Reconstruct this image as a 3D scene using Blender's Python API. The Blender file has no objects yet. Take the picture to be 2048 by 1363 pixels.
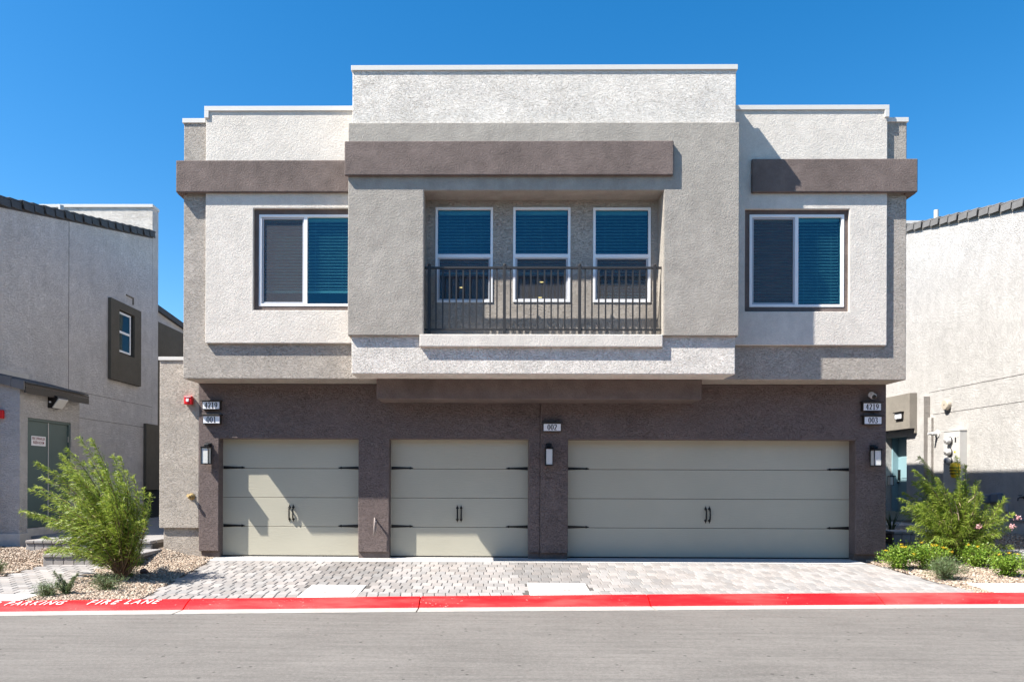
import bpy, math, random
import numpy as np
from mathutils import Matrix, Vector, noise as mnoise

random.seed(7)
rng = np.random.default_rng(7)
S = bpy.context.scene
C = S.collection
R = math.radians

# ------------------------------------------------------------------ camera
EYE = 1.42
CAM_YAW, CAM_ROLL, FPX = 0.0113, 0.0036, 1450.0
PPX, PPY = 969.0, 957.0
cam_d = bpy.data.cameras.new('camera')
cam = bpy.data.objects.new('camera', cam_d)
C.objects.link(cam)
cam_d.sensor_width = 36.0
cam_d.lens = FPX / 2048 * 36.0
cam_d.shift_x = (1024 - PPX) / 2048
cam_d.shift_y = (PPY - 681.5) / 2048
cam_d.clip_start, cam_d.clip_end = 0.1, 4000
CM = Matrix.Translation((0, 0, EYE)) @ Matrix.Rotation(CAM_YAW, 4, 'Z') @ Matrix.Rotation(R(90), 4, 'X') @ Matrix.Rotation(CAM_ROLL, 4, 'Z')
cam.matrix_world = CM
S.camera = cam

# ------------------------------------------------------------------ sky, sun, exposure
SUN = Vector((2.4, 1.0, -3.27)).normalized()          # direction the light travels
sun_el = math.asin(-SUN.z)
to_sun = -SUN
sun_az = math.atan2(to_sun.x, to_sun.y)               # clockwise from +Y
W = bpy.data.worlds.new('World')
S.world = W
W.use_nodes = True
wn, wl = W.node_tree.nodes, W.node_tree.links
wn.clear()
sky = wn.new('ShaderNodeTexSky')
sky.sky_type = 'NISHITA'
sky.sun_disc = False
sky.sun_elevation = sun_el
sky.sun_rotation = sun_az
sky.altitude = 600
sky.air_density = 1.0
sky.dust_density = 0.7
sky.ozone_density = 1.2
hsv = wn.new('ShaderNodeHueSaturation')
hsv.inputs['Saturation'].default_value = 1.45
hsv.inputs['Hue'].default_value = 0.497
bg = wn.new('ShaderNodeBackground')
bg.inputs['Strength'].default_value = 0.085
wo = wn.new('ShaderNodeOutputWorld')
wl.new(sky.outputs[0], hsv.inputs['Color'])
wl.new(hsv.outputs[0], bg.inputs[0])
wl.new(bg.outputs[0], wo.inputs[0])
sd = bpy.data.lights.new('sun', 'SUN')
sd.energy = 5.0
sd.angle = R(0.53)
sd.color = (1.0, 0.95, 0.875)
so = bpy.data.objects.new('sun', sd)
C.objects.link(so)
so.rotation_euler = SUN.to_track_quat('-Z', 'Y').to_euler()
so.location = (-10, -10, 20)
S.view_settings.view_transform = 'Standard'
S.view_settings.look = 'None'
S.view_settings.gamma = 1.0
S.view_settings.exposure = 1.38
S.view_settings.use_curve_mapping = False
S.render.engine = 'CYCLES'
S.cycles.max_bounces = 8
S.cycles.transparent_max_bounces = 12


# ------------------------------------------------------------------ measuring helpers
def ray(x, y):
    d = CM.to_3x3() @ Vector(((x - PPX) / FPX, (PPY - y) / FPX, -1.0))
    return d


def PY(x, y, Y):
    """Point seen at photo position (x, y) on the plane of depth Y -> (X, Z)."""
    d = ray(x, y)
    t = Y / d.y
    return d.x * t, EYE + d.z * t


def PX_(x, y, X):
    """Point seen at (x, y) on the side plane X -> (Y, Z)."""
    d = ray(x, y)
    t = X / d.x
    return d.y * t, EYE + d.z * t


def rect(x0, y0, x1, y1, Y):
    """World extents X0, X1, Z0, Z1 of a photo rectangle at depth Y (averaged square)."""
    a, b, c, d = PY(x0, y0, Y), PY(x1, y0, Y), PY(x0, y1, Y), PY(x1, y1, Y)
    return ((a[0] + c[0]) / 2, (b[0] + d[0]) / 2, (c[1] + d[1]) / 2, (a[1] + b[1]) / 2)


# kerb line: back edge of the kerb, skewed and slightly curved against the houses
def kerb_y(X):
    return 9.83 + 0.088 * X - 0.0022 * X * X


def sstep(a, b, x):
    t = min(1, max(0, (x - a) / (b - a)))
    return t * t * (3 - 2 * t)


def H(X, Y):
    k = kerb_y(max(-9, min(9, X)))
    t = (12.75 - Y) / (12.75 - k)
    z = -0.165 * min(1.0, max(0.0, t))
    if X < -5.2:
        z += 0.16 * sstep(11.6, 13.0, Y) * sstep(-5.2, -6.0, X) * (1 if X > -8 else 0.8)
    if X > 7.4:
        z += 0.30 * sstep(12.6, 15.5, Y) * sstep(7.4, 8.6, X)
    return z


def G(x, y, dz=0.0):
    d = ray(x, y)
    t = 4.0
    for _ in range(60):
        X, Y = d.x * t, d.y * t
        z = H(X, Y) + dz
        t2 = (z - EYE) / d.z
        t = t + (t2 - t) * 0.6
    X, Y = d.x * t, d.y * t
    return Vector((X, Y, H(X, Y) + dz))


# ------------------------------------------------------------------ mesh helpers
class MB:
    def __init__(s):
        s.v, s.f, s.m = [], [], []
        s.mi = 0

    def add(s, vs, fs):
        o = len(s.v)
        s.v += [tuple(p) for p in vs]
        for f in fs:
            s.f.append([i + o for i in f])
            s.m.append(s.mi)
        return s

    def box(s, x0, x1, y0, y1, z0, z1):
        x0, x1 = min(x0, x1), max(x0, x1)
        y0, y1 = min(y0, y1), max(y0, y1)
        z0, z1 = min(z0, z1), max(z0, z1)
        return s.add([(x0, y0, z0), (x1, y0, z0), (x1, y1, z0), (x0, y1, z0), (x0, y0, z1), (x1, y0, z1), (x1, y1, z1), (x0, y1, z1)],
                     [(0, 3, 2, 1), (4, 5, 6, 7), (0, 1, 5, 4), (1, 2, 6, 5), (2, 3, 7, 6), (3, 0, 4, 7)])

    def hexa(s, p):      # 8 points ordered like box
        return s.add(p, [(0, 3, 2, 1), (4, 5, 6, 7), (0, 1, 5, 4), (1, 2, 6, 5), (2, 3, 7, 6), (3, 0, 4, 7)])

    def prism_x(s, yz, x0, x1):     # polygon in the YZ plane pushed along X
        n = len(yz)
        vs = [(x0, y, z) for y, z in yz] + [(x1, y, z) for y, z in yz]
        fs = [tuple(range(n)), tuple(reversed(range(n, 2 * n)))]
        fs += [(i, i + n, (i + 1) % n + n, (i + 1) % n) for i in range(n)]
        return s.add(vs, fs)

    def prism_y(s, xz, y0, y1):
        n = len(xz)
        vs = [(x, y0, z) for x, z in xz] + [(x, y1, z) for x, z in xz]
        fs = [tuple(range(n)), tuple(reversed(range(n, 2 * n)))]
        fs += [(i, i + n, (i + 1) % n + n, (i + 1) % n) for i in range(n)]
        return s.add(vs, fs)

    def tube(s, pts, rad, n=8, cap=True):
        pts = [Vector(p) for p in pts]
        if not hasattr(rad, '__len__'):
            rad = [rad] * len(pts)
        o, up = [], Vector((0.13, 0.31, 0.94)).normalized()
        for i, p in enumerate(pts):
            t = (pts[min(i + 1, len(pts) - 1)] - pts[max(i - 1, 0)])
            t = t.normalized() if t.length > 1e-9 else Vector((0, 0, 1))
            a = t.cross(up)
            if a.length < 1e-3:
                a = t.cross(Vector((1, 0, 0)))
            a.normalize()
            b = t.cross(a)
            o.append([p + (a * math.cos(2 * math.pi * k / n) + b * math.sin(2 * math.pi * k / n)) * rad[i] for k in range(n)])
        vs = [q for r in o for q in r]
        fs = []
        for i in range(len(pts) - 1):
            for k in range(n):
                k2 = (k + 1) % n
                fs.append((i * n + k, i * n + k2, (i + 1) * n + k2, (i + 1) * n + k))
        if cap:
            fs.append(tuple(reversed(range(n))))
            fs.append(tuple(range((len(pts) - 1) * n, len(pts) * n)))
        return s.add(vs, fs)

    def lathe(s, prof, c, axis=(0, 0, 1), n=16):   # profile (r, h) turned about axis through c
        ax = Vector(axis).normalized()
        a = ax.cross(Vector((0.3, 0.2, 0.9)) if abs(ax.z) < .9 else Vector((1, 0, 0))).normalized()
        b = ax.cross(a)
        c = Vector(c)
        vs, fs = [], []
        for r_, h in prof:
            for k in range(n):
                t = 2 * math.pi * k / n
                vs.append(c + ax * h + (a * math.cos(t) + b * math.sin(t)) * r_)
        for i in range(len(prof) - 1):
            for k in range(n):
                k2 = (k + 1) % n
                fs.append((i * n + k, i * n + k2, (i + 1) * n + k2, (i + 1) * n + k))
        fs.append(tuple(reversed(range(n))))
        fs.append(tuple(range((len(prof) - 1) * n, len(prof) * n)))
        return s.add(vs, fs)

    def build(s, name, mat, parent=None, bevel=0, smooth=False, seg=2):
        me = bpy.data.meshes.new(name)
        me.from_pydata(s.v, [], s.f)
        mats = mat if isinstance(mat, (list, tuple)) else [mat]
        for m in mats:
            me.materials.append(m)
        if len(mats) > 1:
            me.polygons.foreach_set('material_index', s.m)
        me.update()
        return link(name, me, parent, bevel, smooth, seg)


WLOC = {}


def link(name, me, parent=None, bevel=0, smooth=False, seg=2):
    o = bpy.data.objects.new(name, me)
    C.objects.link(o)
    if parent is not None:
        o.parent = parent
        o.location = -WLOC.get(parent.name, Vector((0, 0, 0)))
    if smooth:
        me.polygons.foreach_set('use_smooth', [True] * len(me.polygons))
    if bevel:
        b = o.modifiers.new('bevel', 'BEVEL')
        b.width = bevel
        b.segments = seg
        b.limit_method = 'ANGLE'
        b.angle_limit = R(40)
        b.harden_normals = False
    return o


def tag(o, label=None, cat=None, group=None, kind=None):
    if label: o['label'] = label
    if cat: o['category'] = cat
    if group: o['group'] = group
    if kind: o['kind'] = kind
    return o


def thing(name, label, cat, loc, group=None, kind=None):
    o = bpy.data.objects.new(name, None)
    C.objects.link(o)
    o.empty_display_size = 0.2
    o.location = loc
    WLOC[o.name] = Vector(loc)
    return tag(o, label, cat, group, kind)


def copy_tree(o, parent=None):
    c = o.copy()
    C.objects.link(c)
    if parent is not None:
        c.parent = parent
    for ch in [k for k in C.objects if k.parent == o]:
        copy_tree(ch, c)
    return c


def sheet(x0, x1, z0, z1, y0, th, holes=()):
    """A wall slab facing -Y with rectangular openings, one clean closed mesh."""
    xs = sorted(set([x0, x1] + [h[0] for h in holes] + [h[1] for h in holes]))
    zs = sorted(set([z0, z1] + [h[2] for h in holes] + [h[3] for h in holes]))
    xs = [x for x in xs if x0 - 1e-6 <= x <= x1 + 1e-6]
    zs = [z for z in zs if z0 - 1e-6 <= z <= z1 + 1e-6]
    nx, nz = len(xs), len(zs)
    m = MB()
    idx = {}

    def vid(i, j, k):
        if (i, j, k) not in idx:
            idx[(i, j, k)] = len(m.v)
            m.v.append((xs[i], y0 + (th if k else 0), zs[j]))
        return idx[(i, j, k)]

    def solid(i, j):
        if not (0 <= i < nx - 1 and 0 <= j < nz - 1):
            return False
        cx, cz = (xs[i] + xs[i + 1]) / 2, (zs[j] + zs[j + 1]) / 2
        return not any(h[0] < cx < h[1] and h[2] < cz < h[3] for h in holes)
    for i in range(nx - 1):
        for j in range(nz - 1):
            if not solid(i, j):
                continue
            m.f.append([vid(i, j, 0), vid(i + 1, j, 0), vid(i + 1, j + 1, 0), vid(i, j + 1, 0)])
            m.f.append([vid(i, j, 1), vid(i, j + 1, 1), vid(i + 1, j + 1, 1), vid(i + 1, j, 1)])
            if not solid(i - 1, j):
                m.f.append([vid(i, j, 1), vid(i, j, 0), vid(i, j + 1, 0), vid(i, j + 1, 1)])
            if not solid(i + 1, j):
                m.f.append([vid(i + 1, j, 0), vid(i + 1, j, 1), vid(i + 1, j + 1, 1), vid(i + 1, j + 1, 0)])
            if not solid(i, j - 1):
                m.f.append([vid(i, j, 1), vid(i + 1, j, 1), vid(i + 1, j, 0), vid(i, j, 0)])
            if not solid(i, j + 1):
                m.f.append([vid(i, j + 1, 0), vid(i + 1, j + 1, 0), vid(i + 1, j + 1, 1), vid(i, j + 1, 1)])
    m.m = [0] * len(m.f)
    return m


# ------------------------------------------------------------------ materials
def new_mat(name, col=(.5, .5, .5), rough=.8, metal=0.0, spec=0.4):
    m = bpy.data.materials.new(name)
    m.use_nodes = True
    b = m.node_tree.nodes['Principled BSDF']
    b.inputs['Base Color'].default_value = (*col, 1)
    b.inputs['Roughness'].default_value = rough
    b.inputs['Metallic'].default_value = metal
    b.inputs['Specular IOR Level'].default_value = spec
    return m, m.node_tree.nodes, m.node_tree.links, b


def mathn(n, l, op, a, b=None, clamp=False):
    k = n.new('ShaderNodeMath')
    k.operation = op
    k.use_clamp = clamp
    for i, v in enumerate((a, b)):
        if v is None: continue
        if isinstance(v, (int, float)): k.inputs[i].default_value = v
        else: l.new(v, k.inputs[i])
    return k.outputs[0]


def noise(n, l, vec, scale, detail=2, rough=.5, dist=0.0):
    k = n.new('ShaderNodeTexNoise')
    k.inputs['Scale'].default_value = scale
    k.inputs['Detail'].default_value = detail
    k.inputs['Roughness'].default_value = rough
    k.inputs['Distortion'].default_value = dist
    if vec is not None: l.new(vec, k.inputs['Vector'])
    return k.outputs['Fac']


def scaled(n, l, vec, sc, rot=(0, 0, 0)):
    k = n.new('ShaderNodeMapping')
    k.inputs['Scale'].default_value = sc
    k.inputs['Rotation'].default_value = rot
    l.new(vec, k.inputs['Vector'])
    return k.outputs[0]


def maprange(n, l, v, a, b, c, d, smooth=False):
    k = n.new('ShaderNodeMapRange')
    if smooth: k.interpolation_type = 'SMOOTHSTEP'
    for i, x in enumerate((a, b, c, d)):
        k.inputs[i + 1].default_value = x
    l.new(v, k.inputs[0])
    return k.outputs[0]


def tint(n, l, col, fac_out):
    """colour multiplied by a grey factor"""
    k = n.new('ShaderNodeVectorMath')
    k.operation = 'SCALE'
    k.inputs[0].default_value = col
    l.new(fac_out, k.inputs['Scale'])
    return k.outputs[0]


def stucco(name, col, kind='fine', amp=1.0, tilt=0.0, mottle=1.0):
    m, n, l, b = new_mat(name, col, .92, spec=.2)
    g = n.new('ShaderNodeNewGeometry')
    pos = g.outputs['Position']
    bump = n.new('ShaderNodeBump')
    if kind == 'heavy':
        # trowelled lace coat: flattened ridges that run mostly level, patchy direction
        warp = n.new('ShaderNodeTexNoise')
        warp.inputs['Scale'].default_value = 3.0
        l.new(pos, warp.inputs['Vector'])
        add = n.new('ShaderNodeVectorMath'); add.operation = 'MULTIPLY_ADD'
        l.new(warp.outputs['Color'], add.inputs[0])
        add.inputs[1].default_value = (.12, .12, .12)
        l.new(pos, add.inputs[2])
        v = scaled(n, l, add.outputs[0], (1, 1, 2.5), (0, tilt, 0))
        a = noise(n, l, v, 18, 1.6, .55, 1.2)
        a = maprange(n, l, a, .465, .52, 0, 1, True)
        # trowel passes: some patches are pressed flatter than others
        pt_ = maprange(n, l, noise(n, l, pos, 1.7, 2, .5), .35, .65, .55, 1.15)
        a = mathn(n, l, 'MULTIPLY', a, pt_)
        v2 = scaled(n, l, pos, (1, 1, 1.5))
        c = noise(n, l, v2, 55, 2, .6)
        h = mathn(n, l, 'ADD', a, mathn(n, l, 'MULTIPLY', c, .16))
        bump.inputs['Distance'].default_value = .020 * amp
    elif kind == 'side':
        v = scaled(n, l, pos, (1, 1, 2.6), (tilt, 0, 0))
        a = noise(n, l, v, 19, 3, .55, .5)
        a = maprange(n, l, a, .42, .56, 0, 1, True)
        c = noise(n, l, pos, 60, 2, .6)
        h = mathn(n, l, 'ADD', a, mathn(n, l, 'MULTIPLY', c, .35))
        bump.inputs['Distance'].default_value = .011 * amp
    else:
        a = noise(n, l, pos, 36, 4, .75, 0)
        c = noise(n, l, pos, 130, 2, .6)
        d = noise(n, l, pos, 5, 3, .5)
        h = mathn(n, l, 'ADD', mathn(n, l, 'ADD', a, mathn(n, l, 'MULTIPLY', c, .5)), mathn(n, l, 'MULTIPLY', d, .45))
        bump.inputs['Distance'].default_value = .014 * amp
    bump.inputs['Strength'].default_value = 1.0
    l.new(h, bump.inputs['Height'])
    l.new(bump.outputs[0], b.inputs['Normal'])
    # gentle blotches and faint runs
    f1 = noise(n, l, pos, 1.3, 4, .6)
    f2 = noise(n, l, scaled(n, l, pos, (3.2, 3.2, .35)), 2.2, 3, .6)
    f3 = noise(n, l, pos, 55, 3, .65)
    spk = .12 if kind == 'heavy' else .38
    f4 = noise(n, l, pos, 5.5, 4, .6)
    f = mathn(n, l, 'ADD', mathn(n, l, 'MULTIPLY', f1, .40 * mottle), mathn(n, l, 'MULTIPLY', f2, .16))
    f = mathn(n, l, 'ADD', f, mathn(n, l, 'MULTIPLY', f3, spk))
    f = mathn(n, l, 'ADD', f, mathn(n, l, 'MULTIPLY', f4, .40 * mottle))
    f = mathn(n, l, 'ADD', f, 1 - .5 * (.40 * mottle + 0.16 + spk + .40 * mottle))
    l.new(tint(n, l, col, f), b.inputs['Base Color'])
    return m


def plain(name, col, rough=.6, metal=0.0, var=.0, sc=8, spec=.4, bump=0.0, bsc=60):
    m, n, l, b = new_mat(name, col, rough, metal, spec)
    g = n.new('ShaderNodeNewGeometry')
    if var:
        f = maprange(n, l, noise(n, l, g.outputs['Position'], sc, 4, .6), .25, .75, 1 - var, 1 + var)
        l.new(tint(n, l, col, f), b.inputs['Base Color'])
    if bump:
        k = n.new('ShaderNodeBump')
        k.inputs['Distance'].default_value = bump
        l.new(noise(n, l, g.outputs['Position'], bsc, 3, .6), k.inputs['Height'])
        l.new(k.outputs[0], b.inputs['Normal'])
    return m


WHITE = (.69, .645, .585)
M = {}
M['white_heavy'] = stucco('white_lace_stucco', WHITE, 'heavy', .9)
M['white_fine'] = stucco('white_sand_stucco', (.63, .585, .525), 'fine', mottle=.8)
M['grey_heavy'] = stucco('greige_lace_stucco', (.40, .36, .315), 'heavy')
M['grey_fine'] = stucco('greige_sand_stucco', (.355, .325, .285), 'fine', mottle=1.2)
M['brown_fine'] = stucco('brown_sand_stucco', (.158, .125, .113), 'fine', 1.2, mottle=1.9)
M['brown_heavy'] = stucco('brown_lace_stucco', (.158, .124, .116), 'heavy', .7)
M['beige_heavy'] = stucco('beige_lace_stucco', (.44, .39, .335), 'heavy')
M['side_left'] = stucco('grey_side_stucco', (.58, .565, .55), 'side', .8, R(-18))
M['side_right'] = stucco('white_side_stucco', (.44, .425, .405), 'side', .9, R(12))
M['annex_front'] = stucco('pale_grey_stucco', (.45, .44, .43), 'side', .8)
M['olive'] = stucco('olive_trim_stucco', (.115, .105, .085), 'fine', .5)
M['taupe'] = stucco('taupe_stucco', (.22, .20, .17), 'fine', .6)
M['taupe_heavy'] = stucco('taupe_lace_stucco', (.30, .275, .25), 'heavy')
M['plinth'] = plain('plinth_concrete', (.50, .48, .45), .9, var=.12, bump=.003, bsc=40)
M['coping'] = plain('coping_metal', (.60, .58, .54), .45, var=.03)
M['frame'] = plain('white_vinyl', (.80, .80, .80), .35, var=.02)
M['sash'] = plain('sash_vinyl', (.42, .43, .46), .4)
M['black'] = plain('black_metal', (.008, .008, .009), .35)
M['rail'] = plain('bronze_rail', (.032, .030, .029), .45, var=.1)
M['dark_frame'] = plain('dark_bronze', (.03, .025, .022), .5)
M['dark_backing'] = plain('dim_room', (.012, .016, .020), .9)  # near-black colour stands in for the shade of unlit rooms and the alcove
M['slat'] = plain('blind_slat', (.82, .84, .84), .5)
M['green_door'] = plain('grey_green_door', (.075, .115, .112), .45, var=.06, sc=3)
M['teal_door'] = plain('pale_teal_door', (.23, .36, .40), .4, var=.03)
M['pipe_paint'] = plain('pipe_paint', (.30, .25, .23), .5)
M['white_plate'] = plain('white_plate', (.80, .81, .84), .4)
M['ink'] = plain('black_ink', (.012, .012, .014), .6)
M['ink_red'] = plain('maroon_ink', (.20, .02, .03), .6)
M['red_plastic'] = plain('red_plastic', (.62, .012, .015), .35)
M['cream'] = plain('cream_plastic', (.42, .37, .30), .5)
M['panel_metal'] = plain('painted_panel_metal', (.46, .45, .43), .45, var=.05)
M['panel_side'] = plain('panel_side_metal', (.50, .49, .46), .5, var=.05)
M['brass'] = plain('brass', (.36, .25, .11), .4, .8, var=.15, sc=40)
M['yellow'] = plain('yellow_plastic', (.80, .52, .01), .45)
M['bluegrey'] = plain('blue_grey_box', (.13, .16, .21), .5)
M['white_pipe'] = plain('white_pipe', (.50, .49, .47), .4)
M['tile'] = plain('dark_roof_tile', (.055, .060, .066), .75, var=.25, sc=5, bump=.003)
M['tile_light'] = plain('grey_roof_tile', (.15, .145, .14), .8, var=.16, sc=5, bump=.003)
M['fascia'] = plain('dark_fascia', (.055, .048, .045), .6, var=.1)
M['groove'] = plain('groove_shadow_line', (.10, .095, .09), .9)
M['threshold'] = plain('threshold_concrete', (.40, .39, .375), .9, var=.12, bump=.002)
M['rock'] = plain('red_brown_rock', (.12, .07, .06), .8, var=.3, sc=20)


def lamp_glass():
    m, n, l, b = new_mat('frosted_lamp_glass', (.62, .62, .60), .35, spec=.5)
    b.inputs['Subsurface Weight'].default_value = 0.0
    return m


M['lamp_glass'] = lamp_glass()


def glass(name, tintc, refl, base=.10):
    m = bpy.data.materials.new(name)
    m.use_nodes = True
    n, l = m.node_tree.nodes, m.node_tree.links
    n.clear()
    o = n.new('ShaderNodeOutputMaterial')
    mx = n.new('ShaderNodeMixShader')
    tr = n.new('ShaderNodeBsdfTransparent')
    tr.inputs[0].default_value = (*tintc, 1)
    gl = n.new('ShaderNodeBsdfGlossy')
    gl.inputs['Roughness'].default_value = .012
    gl.inputs['Color'].default_value = (*refl, 1)
    lw = n.new('ShaderNodeLayerWeight')
    lw.inputs['Blend'].default_value = .35
    f = mathn(n, l, 'ADD', mathn(n, l, 'MULTIPLY', lw.outputs['Facing'], .25), base)
    # slight waviness of the pane
    g = n.new('ShaderNodeNewGeometry')
    bp = n.new('ShaderNodeBump')
    bp.inputs['Distance'].default_value = .0008
    l.new(noise(n, l, g.outputs['Position'], 1.6, 1, .4), bp.inputs['Height'])
    l.new(bp.outputs[0], gl.inputs['Normal'])
    l.new(f, mx.inputs[0])
    l.new(tr.outputs[0], mx.inputs[1])
    l.new(gl.outputs[0], mx.inputs[2])
    l.new(mx.outputs[0], o.inputs[0])
    return m


M['glass_dim'] = glass('dim_reflection_glass', (.45, .50, .50), (.30, .42, .50), .0)  # reflection dimmed in the colour to mute the mirrored sky
M['glass'] = glass('coated_glass', (.50, .72, .74), (.17, .40, .52), .10)


def screen_mat():
    m = bpy.data.materials.new('insect_screen')
    m.use_nodes = True
    n, l = m.node_tree.nodes, m.node_tree.links
    n.clear()
    o = n.new('ShaderNodeOutputMaterial')
    mx = n.new('ShaderNodeMixShader')
    tr = n.new('ShaderNodeBsdfTransparent')
    df = n.new('ShaderNodeBsdfDiffuse')
    df.inputs[0].default_value = (.125, .12, .12, 1)
    mx.inputs[0].default_value = .45
    l.new(tr.outputs[0], mx.inputs[1]); l.new(df.outputs[0], mx.inputs[2]); l.new(mx.outputs[0], o.inputs[0])
    return m


M['screen'] = screen_mat()


def door_mat():
    col = (.425, .402, .322)
    m, n, l, b = new_mat('sage_garage_door', col, .55, spec=.3)
    g = n.new('ShaderNodeNewGeometry')
    v = scaled(n, l, g.outputs['Position'], (.6, 1, 9))
    a = noise(n, l, v, 9, 4, .6, .6)
    k = n.new('ShaderNodeBump')
    k.inputs['Distance'].default_value = .0032
    l.new(a, k.inputs['Height'])
    l.new(k.outputs[0], b.inputs['Normal'])
    f = maprange(n, l, noise(n, l, g.outputs['Position'], .9, 3, .5), .3, .7, .95, 1.04)
    l.new(tint(n, l, col, f), b.inputs['Base Color'])
    return m


M['door'] = door_mat()


def asphalt_mat():
    m, n, l, b = new_mat('sunlit_asphalt', (.13, .125, .12), .9, spec=.25)
    g = n.new('ShaderNodeNewGeometry')
    p = g.outputs['Position']
    fine = noise(n, l, p, 170, 3, .7)
    mid = noise(n, l, p, 28, 4, .65)
    grit = noise(n, l, p, 75, 2, .6)
    big = noise(n, l, p, .8, 4, .6)
    streak = noise(n, l, scaled(n, l, p, (.35, 5.5, 1)), 2.4, 5, .65, .2)
    thin = noise(n, l, scaled(n, l, p, (1.2, 26, 1)), 2.0, 3, .7)
    f = mathn(n, l, 'MULTIPLY', maprange(n, l, fine, .25, .75, .60, 1.38), maprange(n, l, mid, .3, .7, .84, 1.15))
    f = mathn(n, l, 'MULTIPLY', f, maprange(n, l, big, .3, .7, .92, 1.08))
    f = mathn(n, l, 'MULTIPLY', f, maprange(n, l, streak, .3, .7, .86, 1.11))
    f = mathn(n, l, 'MULTIPLY', f, maprange(n, l, thin, .3, .75, .89, 1.12))
    vor = n.new('ShaderNodeTexVoronoi')
    vor.inputs['Scale'].default_value = 7
    l.new(p, vor.inputs['Vector'])
    sp = maprange(n, l, vor.outputs['Distance'], .09, .15, .35, 1.0)
    pick = maprange(n, l, noise(n, l, p, 3.1, 2, .5), .52, .56, 1, 0)
    spf = mathn(n, l, 'MAXIMUM', sp, pick)
    f = mathn(n, l, 'MULTIPLY', f, spf)
    f = mathn(n, l, 'MULTIPLY', f, maprange(n, l, grit, .3, .7, .91, 1.09))
    l.new(tint(n, l, (.152, .142, .131), f), b.inputs['Base Color'])
    k = n.new('ShaderNodeBump')
    k.inputs['Distance'].default_value = .004
    l.new(mathn(n, l, 'ADD', fine, mathn(n, l, 'MULTIPLY', mid, .6)), k.inputs['Height'])
    l.new(k.outputs[0], b.inputs['Normal'])
    return m


M['asphalt'] = asphalt_mat()


def red_paint():
    m, n, l, b = new_mat('red_kerb_paint', (.6, .01, .012), .5, spec=.4)
    g = n.new('ShaderNodeNewGeometry')
    p = g.outputs['Position']
    chips = noise(n, l, p, 26, 5, .7, .5)
    big = noise(n, l, p, 1.4, 2, .5)
    c = mathn(n, l, 'ADD', chips, mathn(n, l, 'MULTIPLY', big, .3))
    fac = maprange(n, l, c, .83, .86, 0, 1)
    fade = maprange(n, l, noise(n, l, scaled(n, l, p, (.4, 1, 3)), 2.4, 4, .6), .40, .72, 0, 1, True)
    mix0 = n.new('ShaderNodeMix'); mix0.data_type = 'RGBA'
    mix0.inputs['A'].default_value = (.66, .006, .010, 1)
    mix0.inputs['B'].default_value = (.72, .060, .055, 1)
    l.new(fade, mix0.inputs['Factor'])
    mix = n.new('ShaderNodeMix'); mix.data_type = 'RGBA'
    l.new(mix0.outputs['Result'], mix.inputs['A'])
    mix.inputs['B'].default_value = (.50, .40, .36, 1)
    l.new(fac, mix.inputs['Factor'])
    l.new(mix.outputs['Result'], b.inputs['Base Color'])
    k = n.new('ShaderNodeBump')
    k.inputs['Distance'].default_value = .003
    l.new(noise(n, l, p, 45, 3, .6), k.inputs['Height'])
    l.new(k.outputs[0], b.inputs['Normal'])
    return m


M['red_paint'] = red_paint()
M['gutter'] = plain('gutter_concrete', (.33, .31, .285), .9, var=.14, sc=5, bump=.003, bsc=50)
M['pad'] = plain('pad_concrete', (.56, .55, .52), .9, var=.08, sc=6, bump=.002, bsc=60)
M['bed'] = plain('joint_sand', (.085, .078, .072), .95, var=.2, sc=20)
M['earth'] = plain('decomposed_granite', (.27, .205, .155), .95, var=.25, sc=9, bump=.01, bsc=30)


def paver_mat(name, island, base=(.282, .267, .255), dark=False):
    m, n, l, b = new_mat(name, base, .88, spec=.25)
    g = n.new('ShaderNodeNewGeometry')
    if island:
        r_ = g.outputs['Random Per Island']
    else:
        r_ = n.new('ShaderNodeObjectInfo').outputs['Random']
    p = g.outputs['Position']
    f = maprange(n, l, r_, 0, 1, .78, 1.12)
    f = mathn(n, l, 'MULTIPLY', f, maprange(n, l, noise(n, l, p, 9, 4, .65), .3, .7, .9, 1.1))
    f = mathn(n, l, 'MULTIPLY', f, maprange(n, l, noise(n, l, p, 90, 2, .6), .3, .7, .92, 1.08))
    f = mathn(n, l, 'MULTIPLY', f, maprange(n, l, noise(n, l, p, .7, 3, .6), .3, .7, .93, 1.06))
    hue = n.new('ShaderNodeMix'); hue.data_type = 'RGBA'
    k7 = mathn(n, l, 'FRACT', mathn(n, l, 'MULTIPLY', r_, 7.31))
    l.new(k7, hue.inputs['Factor'])
    s = .74 if dark else 1.0
    hue.inputs['A'].default_value = (base[0] * s * 1.03, base[1] * s * .99, base[2] * s * .97, 1)
    hue.inputs['B'].default_value = (base[0] * s * .97, base[1] * s * .985, base[2] * s * 1.0, 1)
    k = n.new('ShaderNodeVectorMath'); k.operation = 'SCALE'
    l.new(hue.outputs['Result'], k.inputs[0]); l.new(f, k.inputs['Scale'])
    l.new(k.outputs[0], b.inputs['Base Color'])
    bp = n.new('ShaderNodeBump')
    bp.inputs['Distance'].default_value = .0025
    l.new(noise(n, l, p, 120, 3, .6), bp.inputs['Height'])
    l.new(bp.outputs[0], b.inputs['Normal'])
    return m


M['paver'] = paver_mat('paver_each', False)
M['paver_dark'] = paver_mat('paver_each_dark', False, dark=True)
M['paver_i'] = paver_mat('paver_field', True)
M['paver_i_dark'] = paver_mat('paver_field_dark', True, dark=True)
M['paver_path'] = paver_mat('paver_path', True, (.25, .245, .24))


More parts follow.
